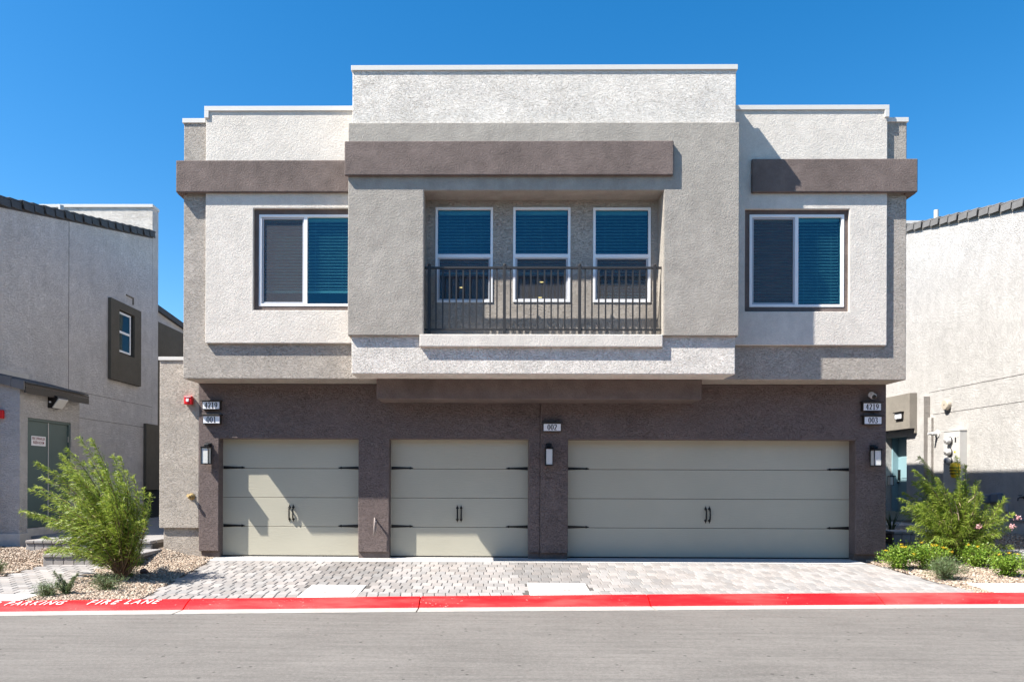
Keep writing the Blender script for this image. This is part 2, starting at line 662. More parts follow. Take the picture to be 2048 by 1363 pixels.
def gravel_mat():
    m, n, l, b = new_mat('tan_gravel', (.5, .4, .3), .85, spec=.2)
    g = n.new('ShaderNodeNewGeometry')
    cr = n.new('ShaderNodeValToRGB')
    e = cr.color_ramp.elements
    e[0].position, e[0].color = 0, (.16, .12, .09, 1)
    e[1].position, e[1].color = 1, (.48, .42, .345, 1)
    for pos, c in ((.22, (.29, .215, .16, 1)), (.45, (.40, .32, .245, 1)), (.62, (.25, .185, .145, 1)), (.8, (.44, .375, .30, 1))):
        k = e.new(pos); k.color = c
    l.new(g.outputs['Random Per Island'], cr.inputs[0])
    l.new(cr.outputs[0], b.inputs['Base Color'])
    return m


M['gravel'] = gravel_mat()


def leaf_mat(name, c1, c2, trans=.35, rough=.45):
    m = bpy.data.materials.new(name)
    m.use_nodes = True
    n, l = m.node_tree.nodes, m.node_tree.links
    n.clear()
    o = n.new('ShaderNodeOutputMaterial')
    b = n.new('ShaderNodeBsdfPrincipled')
    b.inputs['Roughness'].default_value = rough
    b.inputs['Specular IOR Level'].default_value = .35
    t = n.new('ShaderNodeBsdfTranslucent')
    mx = n.new('ShaderNodeMixShader')
    mx.inputs[0].default_value = trans
    g = n.new('ShaderNodeNewGeometry')
    cr = n.new('ShaderNodeMix'); cr.data_type = 'RGBA'
    cr.inputs['A'].default_value = (*c1, 1)
    cr.inputs['B'].default_value = (*c2, 1)
    l.new(g.outputs['Random Per Island'], cr.inputs['Factor'])
    l.new(cr.outputs['Result'], b.inputs['Base Color'])
    l.new(cr.outputs['Result'], t.inputs['Color'])
    l.new(b.outputs[0], mx.inputs[1]); l.new(t.outputs[0], mx.inputs[2])
    l.new(mx.outputs[0], o.inputs[0])
    return m


M['leaf_willow'] = leaf_mat('willow_leaf', (.085, .15, .014), (.37, .46, .07), .38)
M['leaf_tip'] = leaf_mat('young_leaf', (.42, .52, .08), (.56, .60, .18), .45)
M['leaf_lantana'] = leaf_mat('lantana_leaf', (.10, .20, .02), (.24, .34, .04), .3)
M['leaf_rosemary'] = leaf_mat('rosemary_leaf', (.075, .115, .04), (.17, .23, .10), .2)
M['leaf_grey'] = leaf_mat('grey_leaf', (.20, .24, .16), (.34, .38, .28), .2)
M['leaf_dry'] = leaf_mat('dry_leaf', (.30, .22, .10), (.42, .33, .16), .2)
M['leaf_dark'] = leaf_mat('dark_blade', (.03, .05, .02), (.06, .09, .03), .1)
M['petal_yellow'] = leaf_mat('yellow_petal', (.85, .50, .02), (.80, .62, .05), .2)
M['petal_pink'] = leaf_mat('pink_petal', (.62, .28, .30), (.75, .50, .50), .2)
M['petal_white'] = leaf_mat('white_petal', (.65, .62, .6), (.75, .73, .7), .2)
M['bark'] = plain('bark', (.13, .085, .05), .9, var=.3, sc=40)
M['bark_pale'] = plain('pale_bark', (.30, .22, .15), .9, var=.3, sc=40)

# ------------------------------------------------------------------ the ground
tag(MB().add([(-900, -600, -.62), (900, -600, -.62), (900, 1200, -.62), (-900, 1200, -.62)], [(0, 1, 2, 3)]).build('ground', M['earth']), kind='structure',
    label='bare tan desert ground around the houses')

KX = [-60, -30, -14, -11, -9.2, -8, -7, -6.1, -5, -4, -3.05, -2, -1, 0, 1, 2, 3, 4, 5, 6.0, 7, 8, 9.2, 11, 14, 30, 60]
KERB_W, KERB_DROP = .275, .108


def kdrop(X, z):
    return -.165 + (z + .165) * (1 if X > 2 else max(.72, 1 + (X - 2) * .03))



def kpt(X, off):
    return kerb_y(max(-9, min(9, X))) - off


GUT_Z = -.165 - KERB_DROP
ROAD_Z = GUT_Z - .006
# road
m = MB()
rx = [x for x in KX]
vs, fs = [], []
for X in rx:
    vs += [(X, kpt(X, KERB_W + .30), kdrop(X, GUT_Z) - .006), (X, 4, ROAD_Z + .03), (X, -6, ROAD_Z)]
for i in range(len(rx) - 1):
    for j in range(2):
        a = i * 3 + j
        fs.append((a, a + 1, a + 4, a + 3))
m.add(vs, fs)
road = m.build('road', M['asphalt'])
tag(road, 'grey sunlit asphalt lane with faint tyre streaks', kind='structure')

# landscape ground between kerb and houses
m = MB()
gx = np.concatenate([np.linspace(-40, -11, 10), np.linspace(-10.5, 13, 95), np.linspace(14, 40, 9)])
gy_n = 70
vs, fs = [], []
for X in gx:
    k = kpt(X, 0)
    for j in range(gy_n):
        t = j / (gy_n - 1)
        Y = k + (t ** 1.7) * (40 - k)
        bumpy = .012 * mnoise.noise(Vector((X * 2, Y * 2, 0)))
        vs.append((X, Y, H(X, Y) - .028 + (bumpy if j else 0)))
for i in range(len(gx) - 1):
    for j in range(gy_n - 1):
        a = i * gy_n + j
        fs.append((a, a + gy_n, a + gy_n + 1, a + 1))
m.add(vs, fs)
lg = m.build('planting_ground', M['earth'], smooth=True)
tag(lg, 'tan crushed granite ground between kerb and houses', kind='structure')

# kerb in cast lengths with open joints, gutter pan in front
kerb = thing('kerb', 'red painted kerb with white lettering along the lane', None, (0, kerb_y(0), -.2), kind='structure')
JX = [-40, -21.0, -18.0, -15.1, -12.15, -9.2, -6.65 + .0, -3.93 + .0, -.96, 2.12, 5.35, 8.4, 11.4, 14.4, 17.4, 40]
for a, b in zip(JX[:-1], JX[1:]):
    a2, b2 = a + .009, b - .009
    n = max(2, int((b2 - a2) / .5)) if b - a < 5 else 8
    red, gut = MB(), MB()
    xs = np.linspace(a2, b2, n + 1)
    prof = [(0, -.165), (.012, -.157), (.05, -.160), (.12, -.180), (.19, -.214), (.248, -.248), (KERB_W + .012, GUT_Z)]
    vs, fs = [], []
    for X in xs:
        for off, z in prof:
            vs.append((X, kpt(X, off), kdrop(X, z)))
        vs.append((X, kpt(X, KERB_W + .012), -.45))
        vs.append((X, kpt(X, 0), -.45))
    q = len(prof) + 2
    for i in range(n):
        for j in range(q):
            j2 = (j + 1) % q
            fs.append((i * q + j, i * q + j2, (i + 1) * q + j2, (i + 1) * q + j))
    fs.append(tuple(range(q))); fs.append(tuple(reversed(range(n * q, n * q + q))))
    red.add(vs, fs)
    red.build('kerb_stone', M['red_paint'], kerb, smooth=False)
    vs, fs = [], []
    for X in xs:
        vs += [(X, kpt(X, KERB_W + .0125), kdrop(X, GUT_Z)), (X, kpt(X, KERB_W + .305), kdrop(X, GUT_Z) + .001), (X, kpt(X, KERB_W + .305), -.5), (X, kpt(X, KERB_W + .0125), -.5)]
    for i in range(n):
        for j in range(4):
            fs.append((i * 4 + j, i * 4 + (j + 1) % 4, (i + 1) * 4 + (j + 1) % 4, (i + 1) * 4 + j))
    fs.append((0, 1, 2, 3)); fs.append((n * 4 + 3, n * 4 + 2, n * 4 + 1, n * 4))
    gut.add(vs, fs)
    gut.build('gutter_pan', M['gutter'], kerb)


def text_mesh(txt, width, height, spacing=1.0, bold=0.0):
    """flat lettering in the XY plane, centred, scaled to width x height; returns verts, faces"""
    cu = bpy.data.curves.new('lettering', 'FONT')
    cu.body = txt
    cu.space_character = spacing
    cu.offset = bold
    cu.resolution_u = 3
    o = bpy.data.objects.new('lettering', cu)
    C.objects.link(o)
    dg = bpy.context.evaluated_depsgraph_get()
    me = bpy.data.meshes.new_from_object(o.evaluated_get(dg))
    v = np.array([p.co[:2] for p in me.vertices])
    f = [tuple(p.vertices) for p in me.polygons]
    bpy.data.objects.remove(o)
    bpy.data.curves.remove(cu)
    mn, mx = v.min(0), v.max(0)
    v = (v - (mn + mx) / 2) / (mx - mn) * np.array([width, height])
    return v, f


def kerb_text(txt, x0, x1, ytop, ybot):
    # painted flat on the kerb top
    def on_kerb(px):
        d = ray(px, ytop + 4)
        t = 9.0
        for _ in range(20):
            t = (kerb_y(d.x * t) - .10) / d.y
        return d.x * t
    xa, xb = on_kerb(x0), on_kerb(x1)
    v, f = text_mesh(txt, xb - xa, .105, 1.3, .004)
    pf = [(0, -.165), (.012, -.157), (.05, -.160), (.12, -.180), (.19, -.214), (.248, -.248)]
    m = MB()
    vs = []
    for x, y in v:
        X = (xa + xb) / 2 + x + y * .35
        off = .122 - y
        z = kdrop(X, float(np.interp(off, [p[0] for p in pf], [p[1] for p in pf]))) + .010
        vs.append((X, kpt(X, off), z))
    m.add(vs, f)
    o = m.build('lettering', M['kerb_white'], kerb)
    return o


M['kerb_white'] = plain('kerb_white_paint', (.74, .66, .64), .6, var=.12, sc=40)
kerb_text('NO PARKING', -36, 131, 1209, 1217)
kerb_text('FIRE', 182, 240, 1206, 1214)
kerb_text('LANE', 256, 320, 1205, 1213)

# ------------------------------------------------------------------ pavers of the driveway apron
PL, PW, JT = .225, .152, .0075      # long side across the apron depth, short side along it
left_edge = [(G(420, 1121).x, 12.62), (G(262, 1204).x, kerb_y(G(262, 1204).x))]
right_edge = [(G(1752, 1129).x, 12.5), (G(1968, 1188).x, kerb_y(7))]


def edge_x(e, Y):
    (xa, ya), (xb, yb) = e
    t = (Y - ya) / (yb - ya)
    return xa + (xb - xa) * t


pads = []
for (q0, q1, q2, q3) in (((625, 1169), (736, 1169), (705, 1198), (583, 1198)), ((1054, 1165), (1172, 1165), (1187, 1193.5), (1059, 1193.5))):
    p = [G(*q) for q in (q0, q1, q2, q3)]
    x0 = (p[0].x + p[3].x) / 2; x1 = (p[1].x + p[2].x) / 2
    y1 = (p[0].y + p[1].y) / 2
    pads.append((x0, x1, kerb_y((x0 + x1) / 2) + .01, y1))


def paver_mesh(name, w, l, mat):
    c = .009
    m = MB()
    h, b = .0, -.05
    w2, l2 = w / 2, l / 2
    m.add([(-w2, -l2, b), (w2, -l2, b), (w2, l2, b), (-w2, l2, b),
           (-w2, -l2, h - c), (w2, -l2, h - c), (w2, l2, h - c), (-w2, l2, h - c),
           (-w2 + c, -l2 + c, h), (w2 - c, -l2 + c, h), (w2 - c, l2 - c, h), (-w2 + c, l2 - c, h)],
          [(0, 1, 5, 4), (1, 2, 6, 5), (2, 3, 7, 6), (3, 0, 4, 7), (4, 5, 9, 8), (5, 6, 10, 9), (6, 7, 11, 10), (7, 4, 8, 11), (8, 9, 10, 11)])
    me = bpy.data.meshes.new(name)
    me.from_pydata(m.v, [], m.f)
    me.materials.append(mat)
    return me


drive = thing('driveway', 'light grey concrete paver apron in front of the garage doors', None, (0, 11.2, -.08), kind='structure')
# list of pavers: (cx, cy, w, l, dark)
plist = []
ROWS = 15
Y_TOP = 12.50


def in_pad(x, y, g=0.0):
    return any(a - g < x < b + g and c - g < y < d + g for a, b, c, d in pads)


row_y = Y_TOP
r = 0
while row_y > 8.6:
    cy = row_y - PL / 2
    shift = (r % 2) * .076 + random.uniform(-.012, .012) + (r % 3) * .02
    xl, xr = edge_x(left_edge, cy), edge_x(right_edge, cy)
    x = xl - (xl % PW) - PW + shift
    while x < xr:
        cx = x + PW / 2
        k = kerb_y(cx)
        # soldier row of whole bricks set along the kerb replaces the field there
        if cy - PL / 2 > k + .235 - .02 and cx > xl + .02 and cx < xr - .02:
            l_, c_ = PL, cy
            if not in_pad(cx, cy, .02):
                dark = any(a - .16 < cx < b + .16 and cy > d for a, b, c, d in pads)
                plist.append([cx, c_, PW - JT, l_ - JT, dark, 0])
        elif k + .235 < cy + PL / 2 - .05 and cx > xl + .02 and cx < xr - .02:
            # cut piece against the soldier row
            y0 = k + .238; y1 = cy + PL / 2
            if y1 - y0 > .03 and not in_pad(cx, (y0 + y1) / 2, .02):
                plist.append([cx, (y0 + y1) / 2, PW - JT, y1 - y0 - JT, False, 0])
        x += PW
    row_y -= PL
    r += 1
x = edge_x(left_edge, kerb_y(-5))
while x < edge_x(right_edge, kerb_y(7)):
    cx = x + PW / 2
    if not in_pad(cx, kerb_y(cx) + .2):
        plist.append([cx, kerb_y(cx) + .122, PW - JT, .225 - JT, False, .088 - .0044 * cx])
    x += PW
plist.sort(key=lambda p: p[1] + abs(p[0]) * .08)
meshes = {}
for i, (cx, cy, w, l_, dark, rz) in enumerate(plist[:300]):
    key = (round(w, 2), round(l_, 2), dark)
    if key not in meshes:
        meshes[key] = paver_mesh('paver', w, l_, M['paver_dark'] if dark else M['paver'])
    o = bpy.data.objects.new('paver', meshes[key])
    C.objects.link(o)
    o.parent = drive
    z = H(cx, cy) + random.uniform(-.0016, .0016)
    o.location = Vector((cx, cy, z)) - WLOC[drive.name]
    sl = (H(cx, cy + .1) - H(cx, cy - .1)) / .2
    o.rotation_euler = (math.atan(sl) + random.uniform(-.004, .004), random.uniform(-.005, .005), rz)
for dk in (False, True):
    m = MB()
    for (cx, cy, w, l_, dark, rz) in plist[300:]:
        if dark != dk: continue
        z0 = random.uniform(-.0016, .0016)
        c = .009
        pts = []
        tz = random.uniform(-.004, .004)
        for (ins, dz) in ((0, -.05), (0, -c), (c, 0)):
            for sx, sy in ((-1, -1), (1, -1), (1, 1), (-1, 1)):
                X, Y = cx + sx * (w / 2 - ins), cy + sy * (l_ / 2 - ins)
                pts.append((X, Y, H(X, Y) + dz + z0 + sx * tz * .07))
        m.add(pts, [(0, 1, 5, 4), (1, 2, 6, 5), (2, 3, 7, 6), (3, 0, 4, 7), (4, 5, 9, 8), (5, 6, 10, 9), (6, 7, 11, 10), (7, 4, 8, 11), (8, 9, 10, 11)])
    if m.v:
        o = m.build('paver_field', M['paver_i_dark'] if dk else M['paver_i'], drive)
        o['kind'] = 'stuff'
        if dk: o['label'] = 'darker grey paver strips running back from the utility pads'
# bed of joint sand under the pavers
m = MB()
vs, fs = [], []
for i in range(13):
    t = i / 12
    for j in range(41):
        u = j / 40
        Yt = 12.55
        X = None
        xa = edge_x(left_edge, Yt) * (1 - u) + edge_x(right_edge, Yt) * u
        xb = edge_x(left_edge, kerb_y(-5)) * (1 - u) + edge_x(right_edge, kerb_y(7)) * u
        X = xa * (1 - t) + xb * t
        Y = Yt * (1 - t) + (kerb_y(xb) + .004) * t
        vs.append((X, Y, H(X, Y) - .010))
for i in range(12):
    for j in range(40):
        a = i * 41 + j
        fs.append((a, a + 41, a + 42, a + 1))
m.add(vs, fs)
m.build('joint_sand', M['bed'], drive)
# concrete strip at the garage doors
xa, xb = PY(425, 1120, 12.9)[0], PY(1712, 1120, 12.9)[0]
m = MB()
m.hexa([(xa, 12.505, -.15), (xb, 12.505, -.15), (xb, 13.4, -.15), (xa, 13.4, -.15),
        (xa, 12.505, H(0, 12.505) + .002), (xb, 12.505, H(0, 12.505) + .002), (xb, 13.4, .012), (xa, 13.4, .012)])
m.build('threshold_slab', M['threshold'], drive)

# utility pads with their lids
def pad(i, lab):
    x0, x1, y0, y1 = pads[i]
    t = thing('utility_pad', lab, 'utility pad', ((x0 + x1) / 2, (y0 + y1) / 2, H(0, (y0 + y1) / 2)), 'concrete utility pads in the pavers')
    m = MB()
    e = .008

    def q(X, Y, dz): return (X, Y, H(X, Y) + dz)
    ya0, yb0 = kerb_y(x0) + .006, kerb_y(x1) + .006
    m.hexa([q(x0 + e, ya0, -.1), q(x1 - e, yb0, -.1), q(x1 - e, y1 - e, -.1), q(x0 + e, y1 - e, -.1),
            q(x0 + e, ya0, .004), q(x1 - e, yb0, .004), q(x1 - e, y1 - e, .004), q(x0 + e, y1 - e, .004)])
    m.build('collar', M['pad'], t, bevel=.004)
    cx, cy = (x0 + x1) / 2 + .02, (y0 + y1) / 2
    m = MB()
    w, d = .27, .19
    m.hexa([q(cx - w, cy - d, -.02), q(cx + w, cy - d, -.02), q(cx + w, cy + d, -.02), q(cx - w, cy + d, -.02),
            q(cx - w, cy - d, .0075), q(cx + w, cy - d, .0075), q(cx + w, cy + d, .0075), q(cx - w, cy + d, .0075)])
    m.build('lid', M['pad_lid'], t, bevel=.003)
    m = MB()
    for (ga, gb, gc, gd) in ((cx - w - .006, cx + w + .006, cy - d - .008, cy - d - .001), (cx + w + .001, cx + w + .008, cy - d, cy + d)):
        m.hexa([q(ga, gc, -.02), q(gb, gc, -.02), q(gb, gd, -.02), q(ga, gd, -.02), q(ga, gc, .0052), q(gb, gc, .0052), q(gb, gd, .0052), q(ga, gd, .0052)])
    m.build('lid_gap', M['groove'], t)
    for px, py in ((0, .1), (.06 if i else -.16, -.13), (.12 if i else -.10, -.13)):
        m = MB()
        m.box(cx + px - .018, cx + px + .018, cy + py - .012, cy + py + .012, H(cx, cy + py), H(cx, cy + py) + .0092)
        m.build('lift_hole', M['groove'], t)
    return t


M['pad_lid'] = plain('lid_concrete', (.44, .41, .37), .85, var=.2, sc=12, bump=.002)
pad(0, 'white concrete utility pad left of centre, in the pavers near the first pillar')
pad(1, 'white concrete utility pad in front of the middle pillar, stained round its lid')

# ------------------------------------------------------------------ path and steps between the houses (left)
path = thing('path', 'grey paver footpath leading between the left houses', None, (-8, 10.8, -.1), kind='structure')
PQ = [G(-40, 1188), G(78, 1188), G(205, 1131), G(82, 1130), G(-40, 1154)]
m = MB()
x_l = -8.9
Yb = 12.05


def path_x(Y):     # left and right border of the path at depth Y
    a, b = G(78, 1188), G(215, 1130)
    t = (Y - a.y) / (b.y - a.y)
    return a.x + (b.x - a.x) * t


def path_l(Y):
    a, b = G(0, 1155), G(95, 1130)
    t = (Y - a.y) / (b.y - a.y)
    return a.x + (b.x - a.x) * t


ys = G(78, 1188).y
npath = 0
row = 0
Y = ys
while Y < G(120, 1131).y:
    x = -10.0 + (row % 2) * .11
    while x < -5.5:
        cx, cy = x + PL / 2, Y + PW / 2
        if path_l(cy) < cx < path_x(cy):
            o = bpy.data.objects.new('paver', meshes.setdefault('path', paver_mesh('paver', PL - .007, PW - .007, M['paver'])))
            C.objects.link(o); o.parent = path
            o.location = Vector((cx, cy, H(cx, cy) + random.uniform(-.002, .002) + .012)) - WLOC[path.name]
            o.rotation_euler = (.04, 0, 0)
            npath += 1
        x += PL
    Y += PW
    row += 1
m = MB()
vs = []
for Y in np.linspace(ys, 12.3, 12):
    for u in (0, .33, .66, 1):
        X = path_l(Y) * (1 - u) + path_x(Y) * u
        vs.append((X, Y, H(X, Y) - .004))
m.add(vs, [(i * 4 + j, i * 4 + j + 1, i * 4 + j + 5, i * 4 + j + 4) for i in range(11) for j in range(3)])
m.build('joint_sand', M['bed'], path)
# concrete strip at the end of the path by the kerb
m = MB()
a = [G(-80, 1209.5), G(22, 1205), G(82, 1188.5), G(-80, 1188.5)]
for p in a[:2]: p.y = kerb_y(p.x) + .004; p.z = H(p.x, p.y)
m.add([(p.x, p.y, p.z + .008) for p in a] + [(p.x, p.y, p.z - .1) for p in a], [(0, 1, 2, 3), (7, 6, 5, 4), (0, 4, 5, 1), (1, 5, 6, 2), (2, 6, 7, 3), (3, 7, 4, 0)])
m.build('concrete_slab', M['pad'], path)

pad_r = G(1990, 1175)
m = MB()
a = [G(1990, 1185), G(2300, 1189), G(2300, 1167), G(1935, 1167)]
a[1].y = kerb_y(min(9, a[1].x)) + .004
m.add([(p.x, p.y, p.z + .012) for p in a] + [(p.x, p.y, p.z - .1) for p in a], [(0, 1, 2, 3), (7, 6, 5, 4), (0, 4, 5, 1), (1, 5, 6, 2), (2, 6, 7, 3), (3, 7, 4, 0)])
o = m.build('pavement', M['pad'])
tag(o, 'white concrete slab beside the gravel at the right kerb', kind='structure')


def block_step(name, lab, x0, x1, y0, depth, z0, z1, mat_i, group=None):
    """a step faced with upright pavers and capped with bullnose pavers"""
    t = thing(name, lab, 'step', ((x0 + x1) / 2, y0, z0), group)
    MB().box(x0 + .01, x1 - .01, y0 + .03, y0 + depth, z0 - .1, z1 - .062).build('core', M['bed'], t)
    n = int((x1 - x0) / .16)
    w = (x1 - x0) / n
    fm, cm = None, None
    for i in range(n):
        xa = x0 + i * w
        o = MB().box(xa + .004, xa + w - .004, y0 + .02, y0 + .08, z0 - .08, z1 - .062).build('paver', mat_i, t, bevel=.006, seg=1)
        o = MB().box(xa + .003, xa + w - .003, y0, y0 + .22, z1 - .058, z1).build('cap_paver', mat_i, t, bevel=.012)
    if depth > .3:
        MB().box(x0, x1, y0 + .225, y0 + depth, z1 - .06, z1 - .004).build('tread', M['paver_path'], t)
    return t


p1 = G(84, 1130)
zt1 = PY(84, 1107, p1.y)[1]
block_step('garden_step', 'sunlit low step of grey blocks at the end of the left footpath', p1.x, p1.x + 1.55, p1.y, .95, p1.z, zt1, M['paver'], 'paver faced steps between the left houses')
y2 = p1.y + .95
xs0, zs0 = PY(50, 1078, y2)
block_step('garden_step', 'longer upper step of grey blocks running back to the beige wall base', xs0, -6.06, y2, 1.0, zt1, PY(100, 1080, y2)[1], M['paver'], 'paver faced steps between the left houses')
zland = PY(100, 1080, y2)[1]
o = MB().box(-9.6, -5.2, y2 + 1.02, 32, zland - .3, zland - .005).build('walkway', M['paver_path'])
tag(o, 'shaded grey walkway running back between the left houses', kind='structure')

# ------------------------------------------------------------------ the main town house
YG = 12.90      # garage wall
YW = 12.27      # wing walls
YP = 12.205     # white panels
YC = 11.65      # centre block
YF = 11.59      # greige frame on the centre block
YR = 12.00      # back wall of the balcony
ZS = 3.105      # soffit
house = thing('town_house', 'two storey stucco town house in white, greige and brown with three garage doors', 'house', (.6, 18, 0))


def wall(name, mb, mat, bevel=.012, label=None, parent=None):
    o = mb.build(name, mat, parent or house, bevel=bevel)
    if label: o['label'] = label
    return o


# --- wings
XL = PY(367, 500, YW)[0]
XR = PY(1813, 500, YW)[0]
ztopL = PY(390, 243, YW)[1]
ztopR = PY(1796, 241, YW)[1]
xc0 = PY(704, 450, YC)[0]
xc1 = PY(1471.5, 450, YC)[0]
# panels
pl = rect(411, 222, 760, 686, YP)
pr = rect(1440, 220, 1774.5, 690, YP)
wl_b = rect(506.5, 416.5, 712, 620, YP)      # brown openings
wr_b = rect(1490, 418, 1699, 622.5, YP)
YT = YP + .058                                # brown surround plane
wl_f = rect(518, 429, 704.5, 612.5, YT)
wr_f = rect(1498.5, 429, 1688, 614, YT)
wall('wing_wall', sheet(XL, xc0 + .4, ZS, ztopL, YW, .25, [(wl_f[0], wl_f[1], wl_f[2], wl_f[3])]), M['grey_heavy'], label='greige rough stucco wall of the left wing')
wall('wing_wall', sheet(xc1 - .4, XR, ZS, ztopR, YW, .25, [(wr_f[0], wr_f[1], wr_f[2], wr_f[3])]), M['grey_heavy'], label='greige rough stucco wall of the right wing')
wall('upper_body', MB().box(XL, XR, YW + .25, 27, ZS, ztopL - .02), M['grey_heavy'])
wall('wall_panel', sheet(pl[0], xc0 + .35, pl[2], pl[3], YP, .063, [wl_b]), M['white_fine'], .010, 'white stucco panel round the left window')
wall('wall_panel', sheet(xc1 - .35, pr[1], pr[2], pr[3], YP, .063, [wr_b]), M['white_fine'], .010, 'white stucco panel round the right window')
# the panels rise a little above the wing walls
MBp = MB().box(pl[0], xc0 + .4, YW + .001, YW + .3, ztopL - .03, pl[3]); wall('parapet', MBp, M['white_fine'], 0)
MBp = MB().box(xc1 - .4, pr[1], YW + .001, YW + .3, ztopR - .03, pr[3]); wall('parapet', MBp, M['white_fine'], 0)
# brown surrounds
for b_, f_ in ((wl_b, wl_f), (wr_b, wr_f)):
    wall('window_surround', sheet(b_[0] - .03, b_[1] + .03, b_[2] - .03, b_[3] + .03, YT, .0045, [f_]), M['brown_fine'], 0)
# beams
bl = rect(351.5, 320, 700, 384, YP - .065)
br = rect(1504.5, 317, 1836, 384, YP - .065)
m = MB().box(bl[0], xc0 + .2, YP - .065, YP + .1, bl[2], bl[3]).box(bl[0], bl[0] + .3, YP + .1, 20, bl[2], bl[3])
m = MB().prism_y([(bl[0], bl[2]), (xc0 + .2, bl[2]), (xc0 + .2, bl[3]), (bl[0], bl[3])], YP - .065, YP + .001)
wall('brown_band', m, M['brown_fine'], .016, 'brown stucco band across the left wing')
m = MB().box(bl[0], XL + .05, YP + .0015, 20, bl[2], bl[3])
wall('brown_band', m, M['brown_fine'], 0)
m = MB().box(br[0], br[1], YP - .065, YP + .001, br[2], br[3])
wall('brown_band', m, M['brown_fine'], .016, 'brown stucco band across the right wing')
m = MB().box(XR - .05, br[1], YP + .0015, 20, br[2], br[3])
wall('brown_band', m, M['brown_fine'], 0)

# --- centre block
ztopC = PY(1090, 140.5, YC)[1]
bo = rect(847, 380, 1328, 668, YF)            # balcony opening
zsill = bo[2]
wall('centre_block', sheet(xc0, xc1, ZS + .0, ztopC, YC, .61, [(bo[0], bo[1], zsill, bo[3])]), M['white_heavy'], .012, 'white rough stucco block over the garage doors')
fr = rect(696, 245, 1478.5, 670.5, YF)
wall('centre_frame', sheet(fr[0], fr[1], fr[2], fr[3], YF, .058, [(bo[0], bo[1], zsill, bo[3])]), M['grey_fine'], .012, 'smooth greige frame round the balcony')
wall('frame_return', MB().box(fr[0], xc0 - .001, YF + .0585, YW - .01, fr[2], fr[3]), M['grey_fine'], 0)
wall('frame_return', MB().box(xc1 + .001, fr[1], YF + .0585, YW - .01, fr[2], fr[3]), M['grey_fine'], 0)
wall('soffit', MB().box(xc0 + .402, xc1 - .402, 12.262, YW + .249, ZS, ZS + .05), M['grey_fine'], 0)
wall('roof_strip', MB().box(xc0 + .402, xc1 - .402, 12.262, YW + .249, ztopL - .1, ztopL - .03), M['grey_fine'], 0)
# lining of the balcony recess
m = sheet(bo[0] - .02, bo[1] + .02, zsill - .02, bo[3] + .02, YF + .0, .0, [])
lin = MB()
T_ = .004
lin.box(bo[0] + .0, bo[0] + T_, YF + .004, YR, zsill, bo[3] - T_)
lin.box(bo[1] - T_, bo[1], YF + .004, YR, zsill, bo[3] - T_)
lin.box(bo[0], bo[1], YF + .004, YR, bo[3] - T_, bo[3])
wall('recess_lining', lin, M['grey_fine'], 0)
cb = rect(689, 281.5, 1347.5, 350, YF - .065)
wall('brown_band', MB().box(cb[0], cb[1], YF - .067, YF - .0005, cb[2], cb[3]), M['brown_fine'], .014, 'long brown stucco band above the balcony')
ld = rect(839, 668, 1326, 693, YC - .067)
wall('balcony_ledge', MB().box(ld[0], ld[1], YC - .067, YC + .2, ld[2], ld[3]), M['white_fine'], .012)

# --- copings
def coping(name, x0, x1, y0, y1, z0, z1):
    o = MB().box(x0, x1, y0, y1, z0, z1).build('coping', M['coping'], house, bevel=.004)
    return o


h_ = .075
coping('', xc0 - .02, xc1 + .02, YC - .022, YC + .33, ztopC - .004, ztopC + h_)
coping('', pl[0] - .02, xc0 - .03, YP - .022, YW + .36, pl[3] - .004, pl[3] + h_)
coping('', xc1 + .03, pr[1] + .02, YP - .022, YW + .36, pr[3] - .004, pr[3] + h_)
coping('', pl[0] - .02, pl[0] + .055, YP - .0225, YP + .1, ztopL + .02, pl[3] - .0045)
coping('', pr[1] - .055, pr[1] + .02, YP - .0225, YP + .1, ztopR + .02, pr[3] - .0045)
coping('', XL - .02, pl[0] - .022, YW - .02, YW + .36, ztopL - .03, ztopL + .045)
coping('', pr[1] + .022, XR + .02, YW - .02, YW + .36, ztopR - .03, ztopR + .045)
coping('', XL - .018, XL + .2, YW + .362, 27, ztopL - .0298, ztopL + .0448)

# --- balcony back wall with three windows
cw = [rect(870.5, 414.5, 986, 605, YR), rect(1026, 414.5, 1141, 604.5, YR), rect(1186, 415, 1301.5, 605, YR)]
wall('balcony_wall', sheet(bo[0] + T_, bo[1] - T_, zsill, bo[3] - T_, YR, .10, cw), M['grey_heavy'], .004)
wall('balcony_floor', MB().box(bo[0] + T_, bo[1] - T_, YC + .21, YR - .001, zsill - .1, zsill - .05), M['plinth'], 0)


